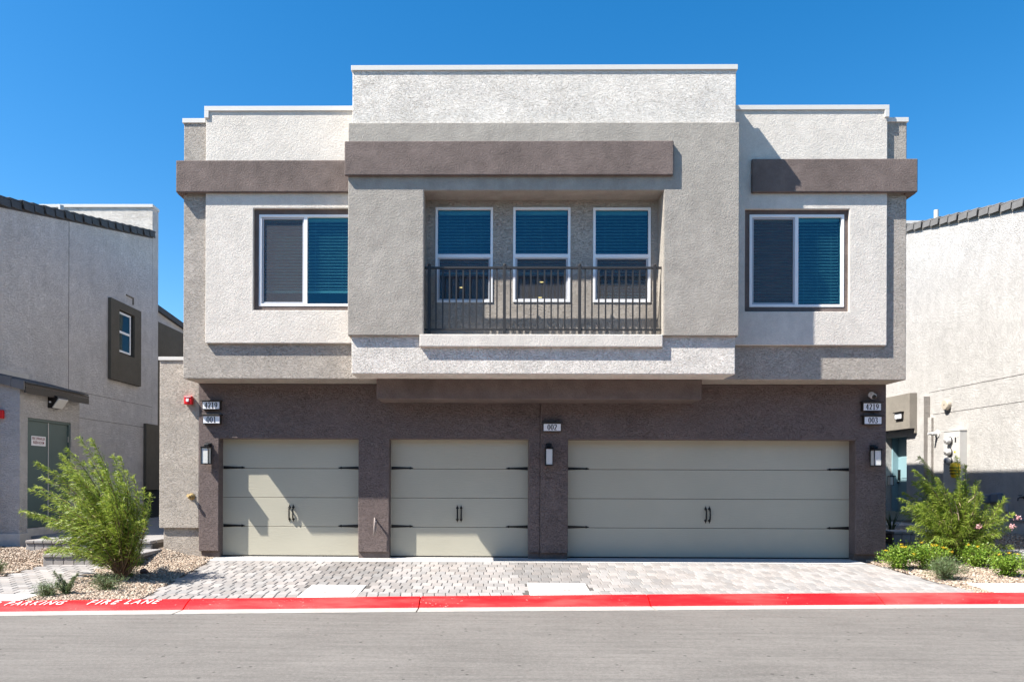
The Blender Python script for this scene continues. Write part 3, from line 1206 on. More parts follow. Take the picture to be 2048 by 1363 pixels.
# --- windows
def blinds(parent, x0, x1, z0, z1, y, pitch=.052, rail=True, ang=-3):
    me = None
    n = int((z1 - z0) / pitch)
    w = x1 - x0
    ca, sa = math.cos(R(ang)), math.sin(R(ang))
    m = MB()
    d, th = .025, .0024
    pts = []
    for sz in (-1, 1):
        for (sx, sy) in ((-1, -1), (1, -1), (1, 1), (-1, 1)):
            a, b_ = sy * d, sz * th
            pts.append((sx * w / 2, a * ca - b_ * sa, a * sa + b_ * ca))
    m.hexa(pts)
    me = bpy.data.meshes.new('slat')
    me.from_pydata(m.v, [], m.f)
    me.materials.append(M['slat'])
    base = WLOC.get(parent.name, None)
    for i in range(n):
        o = bpy.data.objects.new('slat', me)
        C.objects.link(o)
        o.parent = parent
        o.location = (x0 + w / 2, y, z1 - (i + .6) * pitch)
        o.rotation_euler = (random.uniform(-.05, .05), random.uniform(-.0015, .0015), 0)
    MB().box(x0, x1, y - .03, y + .03, z1 - .03, z1 + .03).build('head_rail', M['slat'], parent)
    if rail:
        MB().box(x0, x1, y - .02, y + .02, z0 - .035, z0).build('bottom_rail', M['slat'], parent)
    m = MB()
    for u in (.18, .5, .82):
        m.tube([(x0 + w * u, y - .028, z0), (x0 + w * u, y - .028, z1)], .0014, 4)
    m.build('ladder_cord', M['slat'], parent)


def slider(r_, Y, screen_left=True, empty_below=0.0):
    """two light sliding window: outer frame, fixed pane right, screened sash left"""
    x0, x1, z0, z1 = r_
    e = .045
    f = sheet(x0 + .001, x1 - .001, z0 + .001, z1 - .001, Y - .008, .07, [(x0 + e, x1 - e, z0 + e, z1 - e)]).build('window', M['frame'], house, bevel=.004)
    xm = x0 + (x1 - x0) * .50
    MB().box(xm - .03, xm + .03, Y - .002, Y + .055, z0 + e, z1 - e).build('mullion', M['frame'], f, bevel=.004)
    sheet(x0 + e + .0005, xm - .0305, z0 + e + .0005, z1 - e - .0005, Y + .012, .03, [(x0 + e + .032, xm - .055, z0 + e + .032, z1 - e - .032)]).build('sash', M['sash'], f, bevel=.003)
    MB().add([(x0 + e, Y + .026, z0 + e), (xm - .03, Y + .026, z0 + e), (xm - .03, Y + .026, z1 - e), (x0 + e, Y + .026, z1 - e)], [(0, 1, 2, 3)]).build('screen', M['screen'], f)
    MB().box(x0 + e, xm - .03, Y + .040, Y + .044, z0 + e, z1 - e).build('pane', M['glass'], f)
    MB().box(xm + .03, x1 - e, Y + .034, Y + .038, z0 + e, z1 - e).build('pane', M['glass'], f)
    blinds(f, x0 + e + .01, xm - .02, z0 + e + empty_below, z1 - e - .02, Y + .10)
    blinds(f, xm + .02, x1 - e - .01, z0 + e + empty_below, z1 - e - .02, Y + .10)
    MB().box(x0 - .01, x1 + .01, Y + .235, Y + .239, z0 - .01, z1 + .01).build('dark_backing', M['dark_backing'], f)
    return f


slider(wl_f, YT, empty_below=.24)['label'] = 'left wing sliding window with sunlit insect screen'
slider(wr_f, YT, empty_below=0.0)['label'] = 'right wing sliding window partly in shade'


def hung(r_, Y, slats_dark=False):
    x0, x1, z0, z1 = r_
    e = .042
    zm = z0 + (z1 - z0) * .488
    f = sheet(x0 + .001, x1 - .001, z0 + .001, z1 - .001, Y - .012, .06, [(x0 + e, x1 - e, z0 + e, zm - .032), (x0 + e, x1 - e, zm + .032, z1 - e)]).build('window', M['frame'], house, bevel=.004)
    sheet(x0 + e + .0005, x1 - e - .0005, z0 + e + .0005, zm - .0325, Y + .004, .025, [(x0 + e + .03, x1 - e - .03, z0 + e + .022, zm - .05)]).build('sash', M['sash'], f, bevel=.003)
    MB().add([(x0 + e, Y + .020, z0 + e), (x1 - e, Y + .020, z0 + e), (x1 - e, Y + .020, zm - .03), (x0 + e, Y + .020, zm - .03)], [(0, 1, 2, 3)]).build('screen', M['screen'], f)
    MB().box(x0 + e, x1 - e, Y + .032, Y + .036, z0 + e, zm - .03).build('pane', M['glass'], f)
    MB().box(x0 + e, x1 - e, Y + .024, Y + .028, zm + .03, z1 - e).build('pane', M['glass'], f)
    blinds(f, x0 + e + .01, x1 - e - .01, z0 + e + .02 if slats_dark else zm - .25, z1 - e - .03, Y + .085, .052)
    MB().box(x0 - .05, x1 + .05, Y + .45, Y + .455, z0 - .05, z1 + .05).build('dark_backing', M['dark_backing'], f)
    return f


for i, c_ in enumerate(cw):
    f = hung(c_, YR, slats_dark=(i == 2))
    f['label'] = ('left window of the balcony recess', 'middle window of the balcony recess', 'right window of the balcony recess with lowered blind')[i]


def glow(px, py, parent_f):
    pass


# lit ceiling cans seen through the lower sashes
gm = bpy.data.materials.new('warm_lit_lamp')
gm.use_nodes = True
gm.node_tree.nodes.clear()
e_ = gm.node_tree.nodes.new('ShaderNodeEmission'); e_.inputs[0].default_value = (1, .40, .15, 1); e_.inputs[1].default_value = 3.5
o_ = gm.node_tree.nodes.new('ShaderNodeOutputMaterial'); gm.node_tree.links.new(e_.outputs[0], o_.inputs[0])
for (px, py) in ((923, 575), (1083, 564), (1080, 595)):
    X, Z = PY(px, py, YR + .4)
    o = MB().lathe([(.02, -.004), (.034, 0), (.034, .004)], (X, YR + .4, Z), n=12).build('ceiling_lamp', gm, house)

# --- balcony railing: rails are the part, posts and balusters its pieces
YB = 11.745
rl = rect(847.5, 533.5, 1323, 537.5, YB)
zr_top = rl[3]
zr_bot = PY(1085, 659, YB)[1]
m = MB()
xa, xb = bo[0] + T_, bo[1] - T_
m.box(xa, xb, YB - .019, YB + .019, zr_top - .034, zr_top)
m.box(xa, xb, YB - .013, YB + .013, zr_bot - .016, zr_bot + .016)
rail = m.build('railing', M['rail'], house, bevel=.003)
for k in range(4):
    X = PY(858.5 + k * 150.3, 600, YB)[0]
    MB().box(X - .024, X + .024, YB - .024, YB + .024, zsill - .06, zr_top + .018).lathe([(.028, 0), (.03, .012), (.02, .024), (.006, .03)], (X, YB, zr_top + .018), n=10).build('post', M['rail'], rail, bevel=.003)
x = PY(858.5, 600, YB)[0]
step = (PY(858.5 + 150.3, 600, YB)[0] - x) / 11.1
bm_ = MB().box(-.0115, .0115, -.0115, .0115, 0, zr_top - .034 - zr_bot - .016)
me_b = bpy.data.meshes.new('baluster'); me_b.from_pydata(bm_.v, [], bm_.f); me_b.materials.append(M['rail'])
for k in range(1, 34):
    X = x + step * k
    if k % 11 == 0 or X > xb - .02: continue
    o = bpy.data.objects.new('baluster', me_b); C.objects.link(o); o.parent = rail
    o.location = (X, YB, zr_bot + .016)

# --- ground floor
xg0, xg1 = PY(397.5, 950, YG)[0], PY(1770, 950, YG)[0]
doors = [rect(437.5, 876.5, 716.5, 1117, YG), rect(778.5, 878, 1057, 1117, YG), rect(1135.5, 879.5, 1709, 1118, YG)]
doors = [(d[0], d[1], -.5, d[3]) for d in doors]
zt = sum(d[3] for d in doors) / 3
doors = [(d[0], d[1], d[2], zt) for d in doors]
xj = PY(1080.5, 950, YG)[0]
zscr = PY(720, 1103, YG)[1]
wall('garage_wall', sheet(xg0, xj, zscr, ZS - .001, YG, .3, doors[:2]), M['brown_heavy'], .012)
wall('garage_wall', sheet(xj + .0, xg1, zscr, ZS - .001, YG - .035, .33, [doors[2]]), M['brown_heavy'], .012)
wall('wall_base', sheet(xg0 + .04, xj, -.3, zscr - .001, YG + .04, .25, doors[:2]), M['brown_fine'], .004)
wall('wall_base', sheet(xj + .001, xg1 - .04, -.3, zscr - .001, YG + .02, .25, [doors[2]]), M['brown_fine'], .004)
wall('ground_body', MB().box(xg0, xg1, YG + .32, 27, -.3, ZS - .002), M['brown_heavy'], 0)
bx = rect(753, 758, 1404, 798, 12.24)
wall('brown_band', MB().box(bx[0], bx[1], 12.24, YG - .036, bx[2], ZS - .001), M['brown_fine'], .014, 'boxed brown band hung under the soffit')
# beige side block with coping
xb0 = PY(318.5, 900, YG + .02)[0]
zb_ = PY(360, 1055.5, YG + .02)[1]
zbt = PY(340, 720, YG + .02)[1]
wall('side_block', MB().box(xb0, xg0 - .001, YG + .02, 18, zb_, zbt), M['beige_heavy'], .012)
wall('block_base', MB().box(xb0 + .06, xg0 + .03, YG + .07, 17.9, -.2, zb_ - .001), M['beige_heavy'], .006)
MB().box(xb0 - .015, XL + .3, YG + .0, YG + .3, zbt - .002, zbt + .06).build('coping', M['coping'], house, bevel=.003)

# garage doors
YD = YG + .2


def garage_door(d, idx):
    x0, x1, z1 = d[0] - .03, d[1] + .03, d[3] + .03
    zb = .022
    base = MB().box(x0, x1, YD + .035, YD + .06, zb - .01, z1).build('garage_door', M['dark_frame'], house)
    hgt = (d[3] + .0 - zb) / 4
    for k in range(4):
        za = zb + hgt * k
        zb2 = za + hgt if k < 3 else z1
        MB().box(x0, x1, YD, YD + .034, za + .0035, zb2 - .0035).build('panel', M['door'], base, bevel=.004)
    MB().box(x0, x1, YD - .004, YD + .03, zb - .028, zb + .002).build('bottom_seal', M['black'], base)
    # strap hinges
    for k in (1, 3):
        zc = zb + hgt * k + .012
        for s, xe in ((1, d[0] + .012), (-1, d[1] - .006)):
            L = .40
            m = MB()
            m.prism_y([(xe, zc - .028), (xe + s * (L - .07), zc - .013), (xe + s * (L - .07), zc - .024), (xe + s * (L - .05), zc - .018), (xe + s * L, zc),
                       (xe + s * (L - .05), zc + .018), (xe + s * (L - .07), zc + .024), (xe + s * (L - .07), zc + .013), (xe, zc + .028)], YD - .008, YD - .001)
            m.build('strap_hinge', M['black'], base)
    xm = (d[0] + d[1]) / 2 - .0
    zc = zb + hgt * 1.46
    for s in (-1, 1):
        X = xm + s * .034
        m = MB()
        for q in (-1, 1):
            z = zc + q * .105
            m.prism_y([(X - .027, z), (X - .010, z + q * .020), (X, z + q * .055), (X + .010, z + q * .020), (X + .027, z), (X, z - q * .030)], YD - .012, YD - .001)
        m.tube([(X, YD - .01, zc + .10), (X + .002, YD - .045, zc + .08), (X + .004, YD - .05, zc), (X + .002, YD - .045, zc - .08), (X, YD - .01, zc - .10)], .0135, 8)
        m.build('pull_handle', M['black'], base)
    return base


for i, d in enumerate(doors):
    g_ = garage_door(d, i)
    g_['label'] = ('sage single garage door at the left, half in sun', 'sage single garage door in the middle, mostly shaded', 'wide sage double garage door in full shade')[i]


# ------------------------------------------------------------------ writing: serif figures built from strokes
def stroke(m, pts, ws, closed=False, y=0.0):
    n = len(pts)
    L_, R_ = [], []
    for i in range(n):
        a = Vector(pts[(i - 1) % n] if (closed or i) else pts[0])
        b = Vector(pts[(i + 1) % n] if (closed or i < n - 1) else pts[-1])
        t = (b - a)
        t = t.normalized() if t.length else Vector((1, 0))
        nn = Vector((-t.y, t.x))
        w = ws[i] if hasattr(ws, '__len__') else ws
        p = Vector(pts[i])
        L_.append(p + nn * w / 2); R_.append(p - nn * w / 2)
    vs = [(q.x, q.y) for q in L_ + R_]
    fs = [(i, (i + 1) % n, n + (i + 1) % n, n + i) for i in range(n if closed else n - 1)]
    return vs, fs


def arc(cx, cy, rx, ry, a0, a1, n=14):
    return [(cx + rx * math.cos(R(a0 + (a1 - a0) * i / (n - 1))), cy + ry * math.sin(R(a0 + (a1 - a0) * i / (n - 1)))) for i in range(n)]


def vert_w(pts, thick, thin):      # thick where the stroke runs upright
    out = []
    for i in range(len(pts)):
        a, b = Vector(pts[max(0, i - 1)]), Vector(pts[min(len(pts) - 1, i + 1)])
        t = (b - a)
        k = abs(t.y) / (t.length + 1e-9)
        out.append(thin + (thick - thin) * k ** 1.5)
    return out


def glyph(ch):
    tk, tn = .165, .08
    out = []
    if ch == '0':
        p = arc(.25, .5, .175, .45, 0, 360 - 360 / 24, 24)
        w = [tn + (tk - tn) * abs(math.cos(R(i * 15))) ** 1.5 for i in range(24)]
        out.append(stroke(None, p, w, True))
    elif ch == '1':
        out.append(stroke(None, [(.26, .03), (.26, .97)], tk))
        out.append(stroke(None, [(.10, .80), (.24, .93)], tn))
        out.append(stroke(None, [(.10, .03), (.42, .03)], tn))
    elif ch == '2':
        p = arc(.24, .72, .165, .22, 165, -20, 14) + [(.30, .42), (.09, .07)]
        out.append(stroke(None, p, vert_w(p, tk, tn)))
        out.append(stroke(None, [(.07, .06), (.43, .06)], .10))
    elif ch == '3':
        p = arc(.22, .74, .15, .21, 160, -80, 12)
        out.append(stroke(None, p, vert_w(p, tk, tn)))
        p = arc(.21, .28, .18, .25, 85, -160, 14)
        out.append(stroke(None, p, vert_w(p, tk, tn)))
    elif ch == '4':
        out.append(stroke(None, [(.33, .03), (.33, .97)], tk))
        out.append(stroke(None, [(.31, .95), (.04, .32)], tn))
        out.append(stroke(None, [(.03, .30), (.46, .30)], .065))
        out.append(stroke(None, [(.20, .03), (.45, .03)], tn))
    elif ch == '9':
        p = arc(.25, .67, .165, .28, 0, 345, 22)
        w = [tn + (tk - tn) * abs(math.cos(R(i * 15.7))) ** 1.5 for i in range(22)]
        out.append(stroke(None, p, w, True))
        p = [(.41, .66), (.40, .45), (.33, .22), (.20, .09), (.08, .05)]
        out.append(stroke(None, p, [tk * .9, tk, tk * .8, tn, tn]))
    return out


def number_sign(text, px0, py0, px1, py1, lab):
    X0, X1, Z0, Z1 = rect(px0, py0, px1, py1, YG - .115)
    Yf = YG - .035 - .08 if px0 > 1080 else YG - .08
    X0, X1, Z0, Z1 = rect(px0, py0, px1, py1, Yf)
    t = thing('number_sign', lab, 'house number', ((X0 + X1) / 2, Yf + .08, Z0), 'house number signs on the garage wall')
    MB().box(X0 - .012, X1 + .012, Yf + .004, Yf + .08, Z0 - .014, Z1 + .012).build('sign_box', M['dark_frame'], t, bevel=.003)
    MB().box(X0 - .035, X1 + .035, Yf - .035, Yf + .079, Z1 + .0125, Z1 + .030).build('sign_cap', M['dark_frame'], t, bevel=.003)
    MB().box(X0, X1, Yf - .0, Yf + .0035, Z0, Z1).build('face_plate', M['white_plate'], t)
    hgt = (Z1 - Z0) * .84
    adv = hgt * .56
    tot = adv * len(text) - .04 * hgt
    m = MB()
    for k, ch in enumerate(text):
        ox = (X0 + X1) / 2 - tot / 2 + k * adv
        for vs, fs in glyph(ch):
            m.add([(ox + x * hgt, Yf - .0022, Z0 + (Z1 - Z0) * .10 + z * hgt) for x, z in vs], fs)
    m.build('lettering', M['ink'], t)
    return t


number_sign('4219', 405.5, 803, 438.5, 817, 'white 4219 number sign at the left end of the garage wall')
number_sign('001', 406.5, 831.5, 439, 845.5, 'white 001 number sign below 4219 beside the left garage door')
number_sign('002', 1087.5, 847, 1121.5, 861, 'white 002 number sign on the middle pillar above the lantern')
number_sign('4219', 1727.5, 806, 1762, 820, 'white 4219 number sign at the right end under the dome camera')
number_sign('003', 1729.5, 833, 1763, 847, 'white 003 number sign below 4219 at the right end of the wall')


# ------------------------------------------------------------------ wall lanterns
def lantern_at(px, py_top, py_bot, lab, Yw):
    """px: centre of the glass front; built in local coordinates, back on Y = 0"""
    X, Z1 = PY(px, py_top, Yw - .17)
    _, Z0 = PY(px, py_bot, Yw - .17)
    t = thing('wall_lantern', lab, 'wall lamp', (X, Yw, Z0), 'black lanterns on the garage wall')
    hgt = Z1 - Z0
    w, d0, d1 = .062, -.055, -.185

    def bx_(m, *a):
        x0, x1, y0, y1, z0, z1 = a
        return m.box(X + x0, X + x1, Yw + y0, Yw + y1, Z0 + z0, Z0 + z1)
    bx_(MB(), -.055, .055, -.022, 0, .06, hgt + .10).build('backplate', M['black'], t, bevel=.01)
    bx_(MB(), -.045, .045, -.12, -.02, hgt + .03, hgt + .075).build('arm', M['black'], t, bevel=.015)
    fm = MB()
    for sx in (-1, 1):
        for yy in (d0, d1):
            bx_(fm, sx * w - .007, sx * w + .007, yy - .007, yy + .007, 0, hgt)
    bx_(fm, -w - .012, w + .012, d1 - .012, d0 + .012, hgt, hgt + .028)
    bx_(fm, -w - .010, w + .010, d1 - .010, d0 + .010, -.014, 0)
    fm.build('cage', M['black'], t, bevel=.002)
    bx_(MB(), -w + .003, w - .003, d1 + .004, d0 - .004, .001, hgt - .001).build('lamp_glass', M['lamp_glass'], t, bevel=.004)
    return t


lantern_at(410, 895, 926, 'black lantern with frosted glass left of the left garage door, in sun', YG)
lantern_at(1098.5, 897, 928.5, 'black lantern with frosted glass on the middle pillar under number 002', YG - .035)
lantern_at(1755, 900, 930, 'black lantern with frosted glass right of the double garage door', YG - .035)

# ------------------------------------------------------------------ small devices on the house
X0, X1, Z0, Z1 = rect(367, 791, 383, 808, YG - .08)
Xm, Zm = (X0 + X1) / 2, (Z0 + Z1) / 2
t = thing('fire_alarm', 'red square fire alarm with white strobe on the beige wall', 'fire alarm', (Xm, YG + .02, Z0))
MB().box(X0, X1, YG - .07, YG + .018, Z0, Z1).build('housing', M['red_plastic'], t, bevel=.014)
MB().box(Xm - .028, Xm + .022, YG - .084, YG - .0705, Zm - .028, Zm + .026).build('strobe', M['white_plate'], t, bevel=.006)
MB().box(X0 + .02, X1 - .02, YG - .08, YG - .0705, Z1 - .02, Z1 - .010).build('grille', M['white_plate'], t)

X, Z = PY(383, 992.5, YG)
t = thing('hose_tap', 'round brass wall tap low on the beige wall', 'tap', (X, YG + .02, Z))
MB().lathe([(.062, 0), (.062, .008), (.045, .014), (.028, .02), (.026, .05), (.040, .055), (.044, .075), (.02, .085)], (X, YG + .018, Z), (0, -1, 0), 16).build('flange', M['brass'], t, smooth=False)
MB().lathe([(.012, 0), (.012, .03), (.03, .032), (.03, .042)], (X - .015, YG - .06, Z + .01), (-.2, -1, .3), 10).tube([(X, YG - .05, Z), (X + .01, YG - .085, Z - .025), (X + .01, YG - .09, Z - .05)], .013, 8).build('spout', M['brass'], t)

X, Z = PY(1746, 792, YG - .1)
t = thing('security_camera', 'small white dome camera above the right 4219 sign', 'camera', (X, YG - .035, Z + .05))
MB().lathe([(.055, 0), (.055, .02), (.04, .03)], (X, YG - .0355, Z + .03), (0, -1, 0), 16).build('mount', M['white_plate'], t)
MB().lathe([(.02, -.052), (.044, -.035), (.056, 0), (.044, .035), (.02, .052)], (X, YG - .105, Z), (0, -.8, -.35), 18).build('dome', M['white_plate'], t, smooth=True)
MB().lathe([(.041, .0), (.036, .012), (.02, .02)], (X, YG - .105 - .0338, Z - .0148), (0, -.8, -.35), 14).build('lens', M['black'], t, smooth=True)

X, Z = PY(749, 1034, YG - .1)
t = thing('drain_pipe', 'thin looped condensate pipe on the pillar between the single garage doors', 'pipe', (X, YG, Z - .3))
zb_p = PY(749, 1071, YG - .1)[1]
m = MB()
m.tube([(X - .0, YG + .02, Z - .035), (X, YG - .06, Z - .03), (X + .004, YG - .095, Z - .012), (X + .006, YG - .11, Z - .03), (X, YG - .115, (Z + zb_p) / 2), (X - .012, YG - .115, zb_p)], .015, 8)
m.build('pipe', M['pipe_paint'], t, smooth=True)
m = MB()
m.tube([(X + .03, YG + .02, Z - .075), (X + .028, YG - .05, Z - .07), (X + .026, YG - .085, Z - .085), (X + .024, YG - .09, (Z + zb_p) / 2), (X + .015, YG - .09, zb_p)], .013, 8)
m.build('pipe', M['pipe_paint'], t, smooth=True)

# ------------------------------------------------------------------ left neighbour house
XLN = -9.6
nb = thing('neighbour_house', 'tall grey stucco house on the left with a tiled slanting roof edge', 'house', (XLN - 3, 17, 0))
r0 = PX_(0, 411, XLN); r1 = PX_(303, 474, XLN)
slope = (r1[1] - r0[1]) / (r1[0] - r0[0])


def rakeL(Y): return r0[1] + slope * (Y - r0[0])


YN0 = 12.93
YN1 = PX_(305, 430, XLN)[0]
YN2 = PX_(316.5, 430, XLN)[0]
wall('side_wall', MB().prism_x([(YN0, -.3), (YN1, -.3), (YN1, rakeL(YN1)), (YN0, rakeL(YN0))], XLN - .3, XLN), M['side_left'], 0, parent=nb)
wall('front_wall', MB().box(XLN - 8, XLN - .3, YN0, YN0 + .3, -.3, rakeL(YN0)), M['white_fine'], 0, parent=nb)
m = MB().prism_x([(YN0 - .2, rakeL(YN0 - .2) - .05), (YN1, rakeL(YN1) - .05), (YN1, rakeL(YN1) + .03), (YN0 - .2, rakeL(YN0 - .2) + .03)], XLN - 8, XLN - .02)
wall('roof', m, M['tile'], 0, parent=nb)
ztow = PX_(305, 415, XLN)[1]
wall('tower_wall', MB().box(XLN - 3.4, XLN, YN1, YN2, -.3, ztow), [M['tower']] if 'tower' in M else M['tower_white'] if 'tower_white' in M else M['white_heavy'], 0, parent=nb)
# tower side carries the wall colour
wall('tower_side', MB().box(XLN + .0005, XLN + .004, YN1 + .001, YN2 + .002, -.3, ztow - .001), M['side_left'], 0, parent=nb)
MB().box(XLN - 3.42, XLN + .02, YN1 - .03, YN2 + .03, ztow, ztow + .085).build('coping', M['coping'], nb, bevel=.004)
# rake tiles
ntile = 21
ang = math.atan(slope)
tl = .372
L0 = YN0 - .15


def rake_tiles(parent, X, Ystart, Yend, zfun, mat, side):
    """side +1: the wall faces +X"""
    m = MB()
    w = .10
    me = {}
    k = 0
    dy = tl * math.cos(ang)
    m = MB()
    x0, x1 = (-.26, .045) if side > 0 else (-.045, .26)
    # L shaped rake tile: top plate and a vertical cheek, lower end lifted over its neighbour
    def slab(xa, xb, za, zb, lift, ln, ox=0.0):
        m.hexa([(xa + ox, 0, za + lift), (xb + ox, 0, za + lift), (xb, ln, za), (xa, ln, za),
                (xa + ox, 0, zb + lift), (xb + ox, 0, zb + lift), (xb, ln, zb), (xa, ln, zb)])
    slab(x0, x1, .015, .045, .034, tl + .05)
    if side > 0: slab(x1 - .028, x1, -.135, .0145, .030, tl - .022, .024)
    else: slab(x0, x0 + .028, -.135, .0145, .030, tl - .022, -.024)
    me = bpy.data.meshes.new('roof_tile'); me.from_pydata(m.v, [], m.f); me.materials.append(mat)
    Y = Ystart
    while Y < Yend - .1:
        o = bpy.data.objects.new('roof_tile', me); C.objects.link(o); o.parent = parent
        sh = random.uniform(-.004, .004)
        o.location = Vector((X + sh + (.012 if (k % 2) else 0) * side, Y, zfun(Y) + .12)) - WLOC[parent.name]
        o.rotation_euler = (ang + random.uniform(-.008, .008), 0, random.uniform(-.006, .006))
        b = o.modifiers.new('bevel', 'BEVEL'); b.width = .006; b.segments = 1
        Y += dy; k += 1


rake_tiles(nb, XLN, L0, YN1 + .05, rakeL, M['tile'], 1)
MB().prism_x([(YN0 - .15, rakeL(YN0 - .15) - .035), (YN1, rakeL(YN1) - .035), (YN1, rakeL(YN1) + .10), (YN0 - .15, rakeL(YN0 - .15) + .10)], XLN + .002, XLN + .012).build('fascia', M['fascia'], nb)
Yv = PX_(137.5, 600, XLN)[0]
m = MB().box(XLN + .0003, XLN + .0035, Yv - .006, Yv + .006, 0, rakeL(Yv) - .05)
m.build('control_joint', M['groove'], nb)
m = MB()
for (xa, ya, xb, yb) in ((158, 780, 300, 815), (158, 832, 300, 858)):
    A, B = PX_(xa, ya, XLN), PX_(xb, yb, XLN)
    zz = (A[1] + B[1]) / 2
    m.box(XLN + .0003, XLN + .0035, 14.5, YN1, zz - .005, zz + .005)
m.build('control_joint', M['groove'], nb)
# vent pipe and overflow hook
X, Z = PY(122.5, 411, 16.7)
MB().tube([(X, 16.7, Z - .9), (X, 16.7, Z)], .055, 12).build('vent_pipe', M['white_pipe'], nb)
A = PX_(252, 589, XLN); B = PX_(266, 601, XLN)
MB().box(XLN, XLN + .03, A[0], B[0], A[1] - .02, A[1] + .01).box(XLN, XLN + .03, B[0] - .03, B[0], A[1] - .18, A[1] - .02).build('scupper_trim', M['taupe'], nb)

# olive panels; the first frames a small window
def side_sheet(y0, y1, z0, z1, X, th, holes=()):
    """like sheet() but facing +X (left neighbour)"""
    mb = sheet(y0, y1, z0, z1, 0, th, holes)
    mb.v = [(X - v[1] + 0.0, v[0], v[2]) for v in mb.v]
    return mb


Xpan = XLN + .085
a0, a1 = PX_(222.5, 594, Xpan), PX_(283, 623, Xpan)
bz = PX_(222.5, 757, Xpan)[1]
h0, h1 = PX_(239.5, 618, Xpan), PX_(270, 633, Xpan)
hb = PX_(239.5, 705, Xpan)[1]
pt = (a0[1] + a1[1]) / 2
holez = ((h0[1] + h1[1]) / 2, hb)
wall('trim_panel', side_sheet(a0[0], a1[0], bz, pt, Xpan, .083, [(h0[0], h1[0], holez[1], holez[0])]), M['olive'], .008, parent=nb)
wy0, wy1, wz0, wz1 = h0[0] + .005, h1[0] - .16, holez[1] + .04, holez[0] - .03
wf = side_sheet(h0[0] + .003, wy1 + .03, wz0, wz1, Xpan - .045, .03, [(h0[0] + .05, wy1 - .02, wz0 + .05, (wz0 + wz1) / 2 - .03), (h0[0] + .05, wy1 - .02, (wz0 + wz1) / 2 + .03, wz1 - .05)])
wfo = wf.build('window', M['frame'], nb, bevel=.003)
MB().box(Xpan - .082, Xpan - .062, h0[0], h1[0], wz0 - .1, wz1 + .1).build('dark_backing', M['dark_backing'], wfo)
MB().box(Xpan - .061, Xpan - .058, h0[0] + .05, wy1 - .02, (wz0 + wz1) / 2 + .02, wz1 - .04).build('pane', M['glass_dim'], wfo)
MB().box(Xpan - .061, Xpan - .058, h0[0] + .05, wy1 - .02, wz0 + .04, (wz0 + wz1) / 2 - .02).build('pane', M['glass_dim'], wfo)
b0, b1 = PX_(293, 846, Xpan), PX_(316, 852, Xpan)
zb1 = PX_(300, 979, Xpan)[1]
wall('trim_panel', MB().box(XLN + .001, Xpan, b0[0], YN2 - .05, zb1, b0[1]), M['olive'], .008, parent=nb)
MB().box(XLN + .001, XLN + .02, b0[0] + .05, YN2 + .6, zland, zb1 - .001).build('alcove_shade', M['dark_backing'], nb)  # dark sheet painted for the shade of the alcove below the panel, no door

# far wing of the same row, seen in the gap
c0 = PX_(317, 618, -9.75)
c1 = PX_(364, 651, -9.75)
fw = thing('far_house', 'strip of a further house with a dark roof edge, seen in the left gap', 'house', (-11, 25, 0))
ye = 30.0
sl2 = (c1[1] - c0[1]) / (c1[0] - c0[0])
MB().prism_x([(YN2 + .01, -.3), (ye, -.3), (ye, c0[1] - .1 + sl2 * (ye - c0[0])), (YN2 + .01, c0[1] - .1 + sl2 * (YN2 - c0[0]))], -12, -9.75).build('side_wall', M['side_left'], fw)
MB().prism_x([(YN2 + .01, c0[1] - .1 + sl2 * (YN2 - c0[0])), (ye, c0[1] - .1 + sl2 * (ye - c0[0])), (ye, c0[1] + .06 + sl2 * (ye - c0[0])), (YN2 + .01, c0[1] + .06 + sl2 * (YN2 - c0[0]))], -12, -9.66).build('roof_edge', M['tile'], fw)
d0_ = PX_(317, 643, -9.68)
MB().box(-9.749, -9.68, YN2 + .1, ye - .3, 1.0, d0_[1]).build('trim_panel', M['olive'], fw, bevel=.006)

# --- riser room annex against the neighbour
XA = -8.86
ya0 = PX_(39.5, 900, XA)[0]
ya1 = PX_(158.5, 900, XA)[0]
zat = PX_(39.5, 770, XA)[1]
zpl = PX_(42, 1066, XA)[1]
an = thing('riser_room', 'low grey annex with a slanting tiled roof and double doors at the left edge', 'annex', ((XLN + XA) / 2, (ya0 + ya1) / 2, 0))
dA0, dA1 = PX_(55.5, 833, XA), PX_(142, 846, XA)
zdt = (dA0[1] + dA1[1]) / 2
zdb = PX_(55.5, 1056.5, XA)[1]
mb = side_sheet(ya0, ya1, zpl, zat, XA, .15, [(dA0[0], dA1[0], zpl - .5, zdt)])
wall('annex_wall', mb, M['annex_front'], 0, parent=an)
wall('annex_wall', MB().prism_y([(XLN, zpl), (XA - .0005, zpl), (XA - .0005, zat), (XLN, zat + .20)], ya0 - .003, ya0 + .15), M['annex_front'], 0, parent=an)
wall('annex_wall', MB().prism_y([(XLN, zpl), (XA - .002, zpl), (XA - .002, zat), (XLN, zat + .20)], ya1 - .15, ya1 - .002), M['annex_front'], 0, parent=an)
wall('plinth', MB().box(XLN, XA + .03, ya0 - .035, dA0[0] - .02, -.3, zpl - .001), M['plinth'], .006, parent=an)
wall('plinth', MB().box(XLN, XA + .012, dA0[0] - .0195, ya1, -.3, zdb - .001), M['plinth'], .004, parent=an)
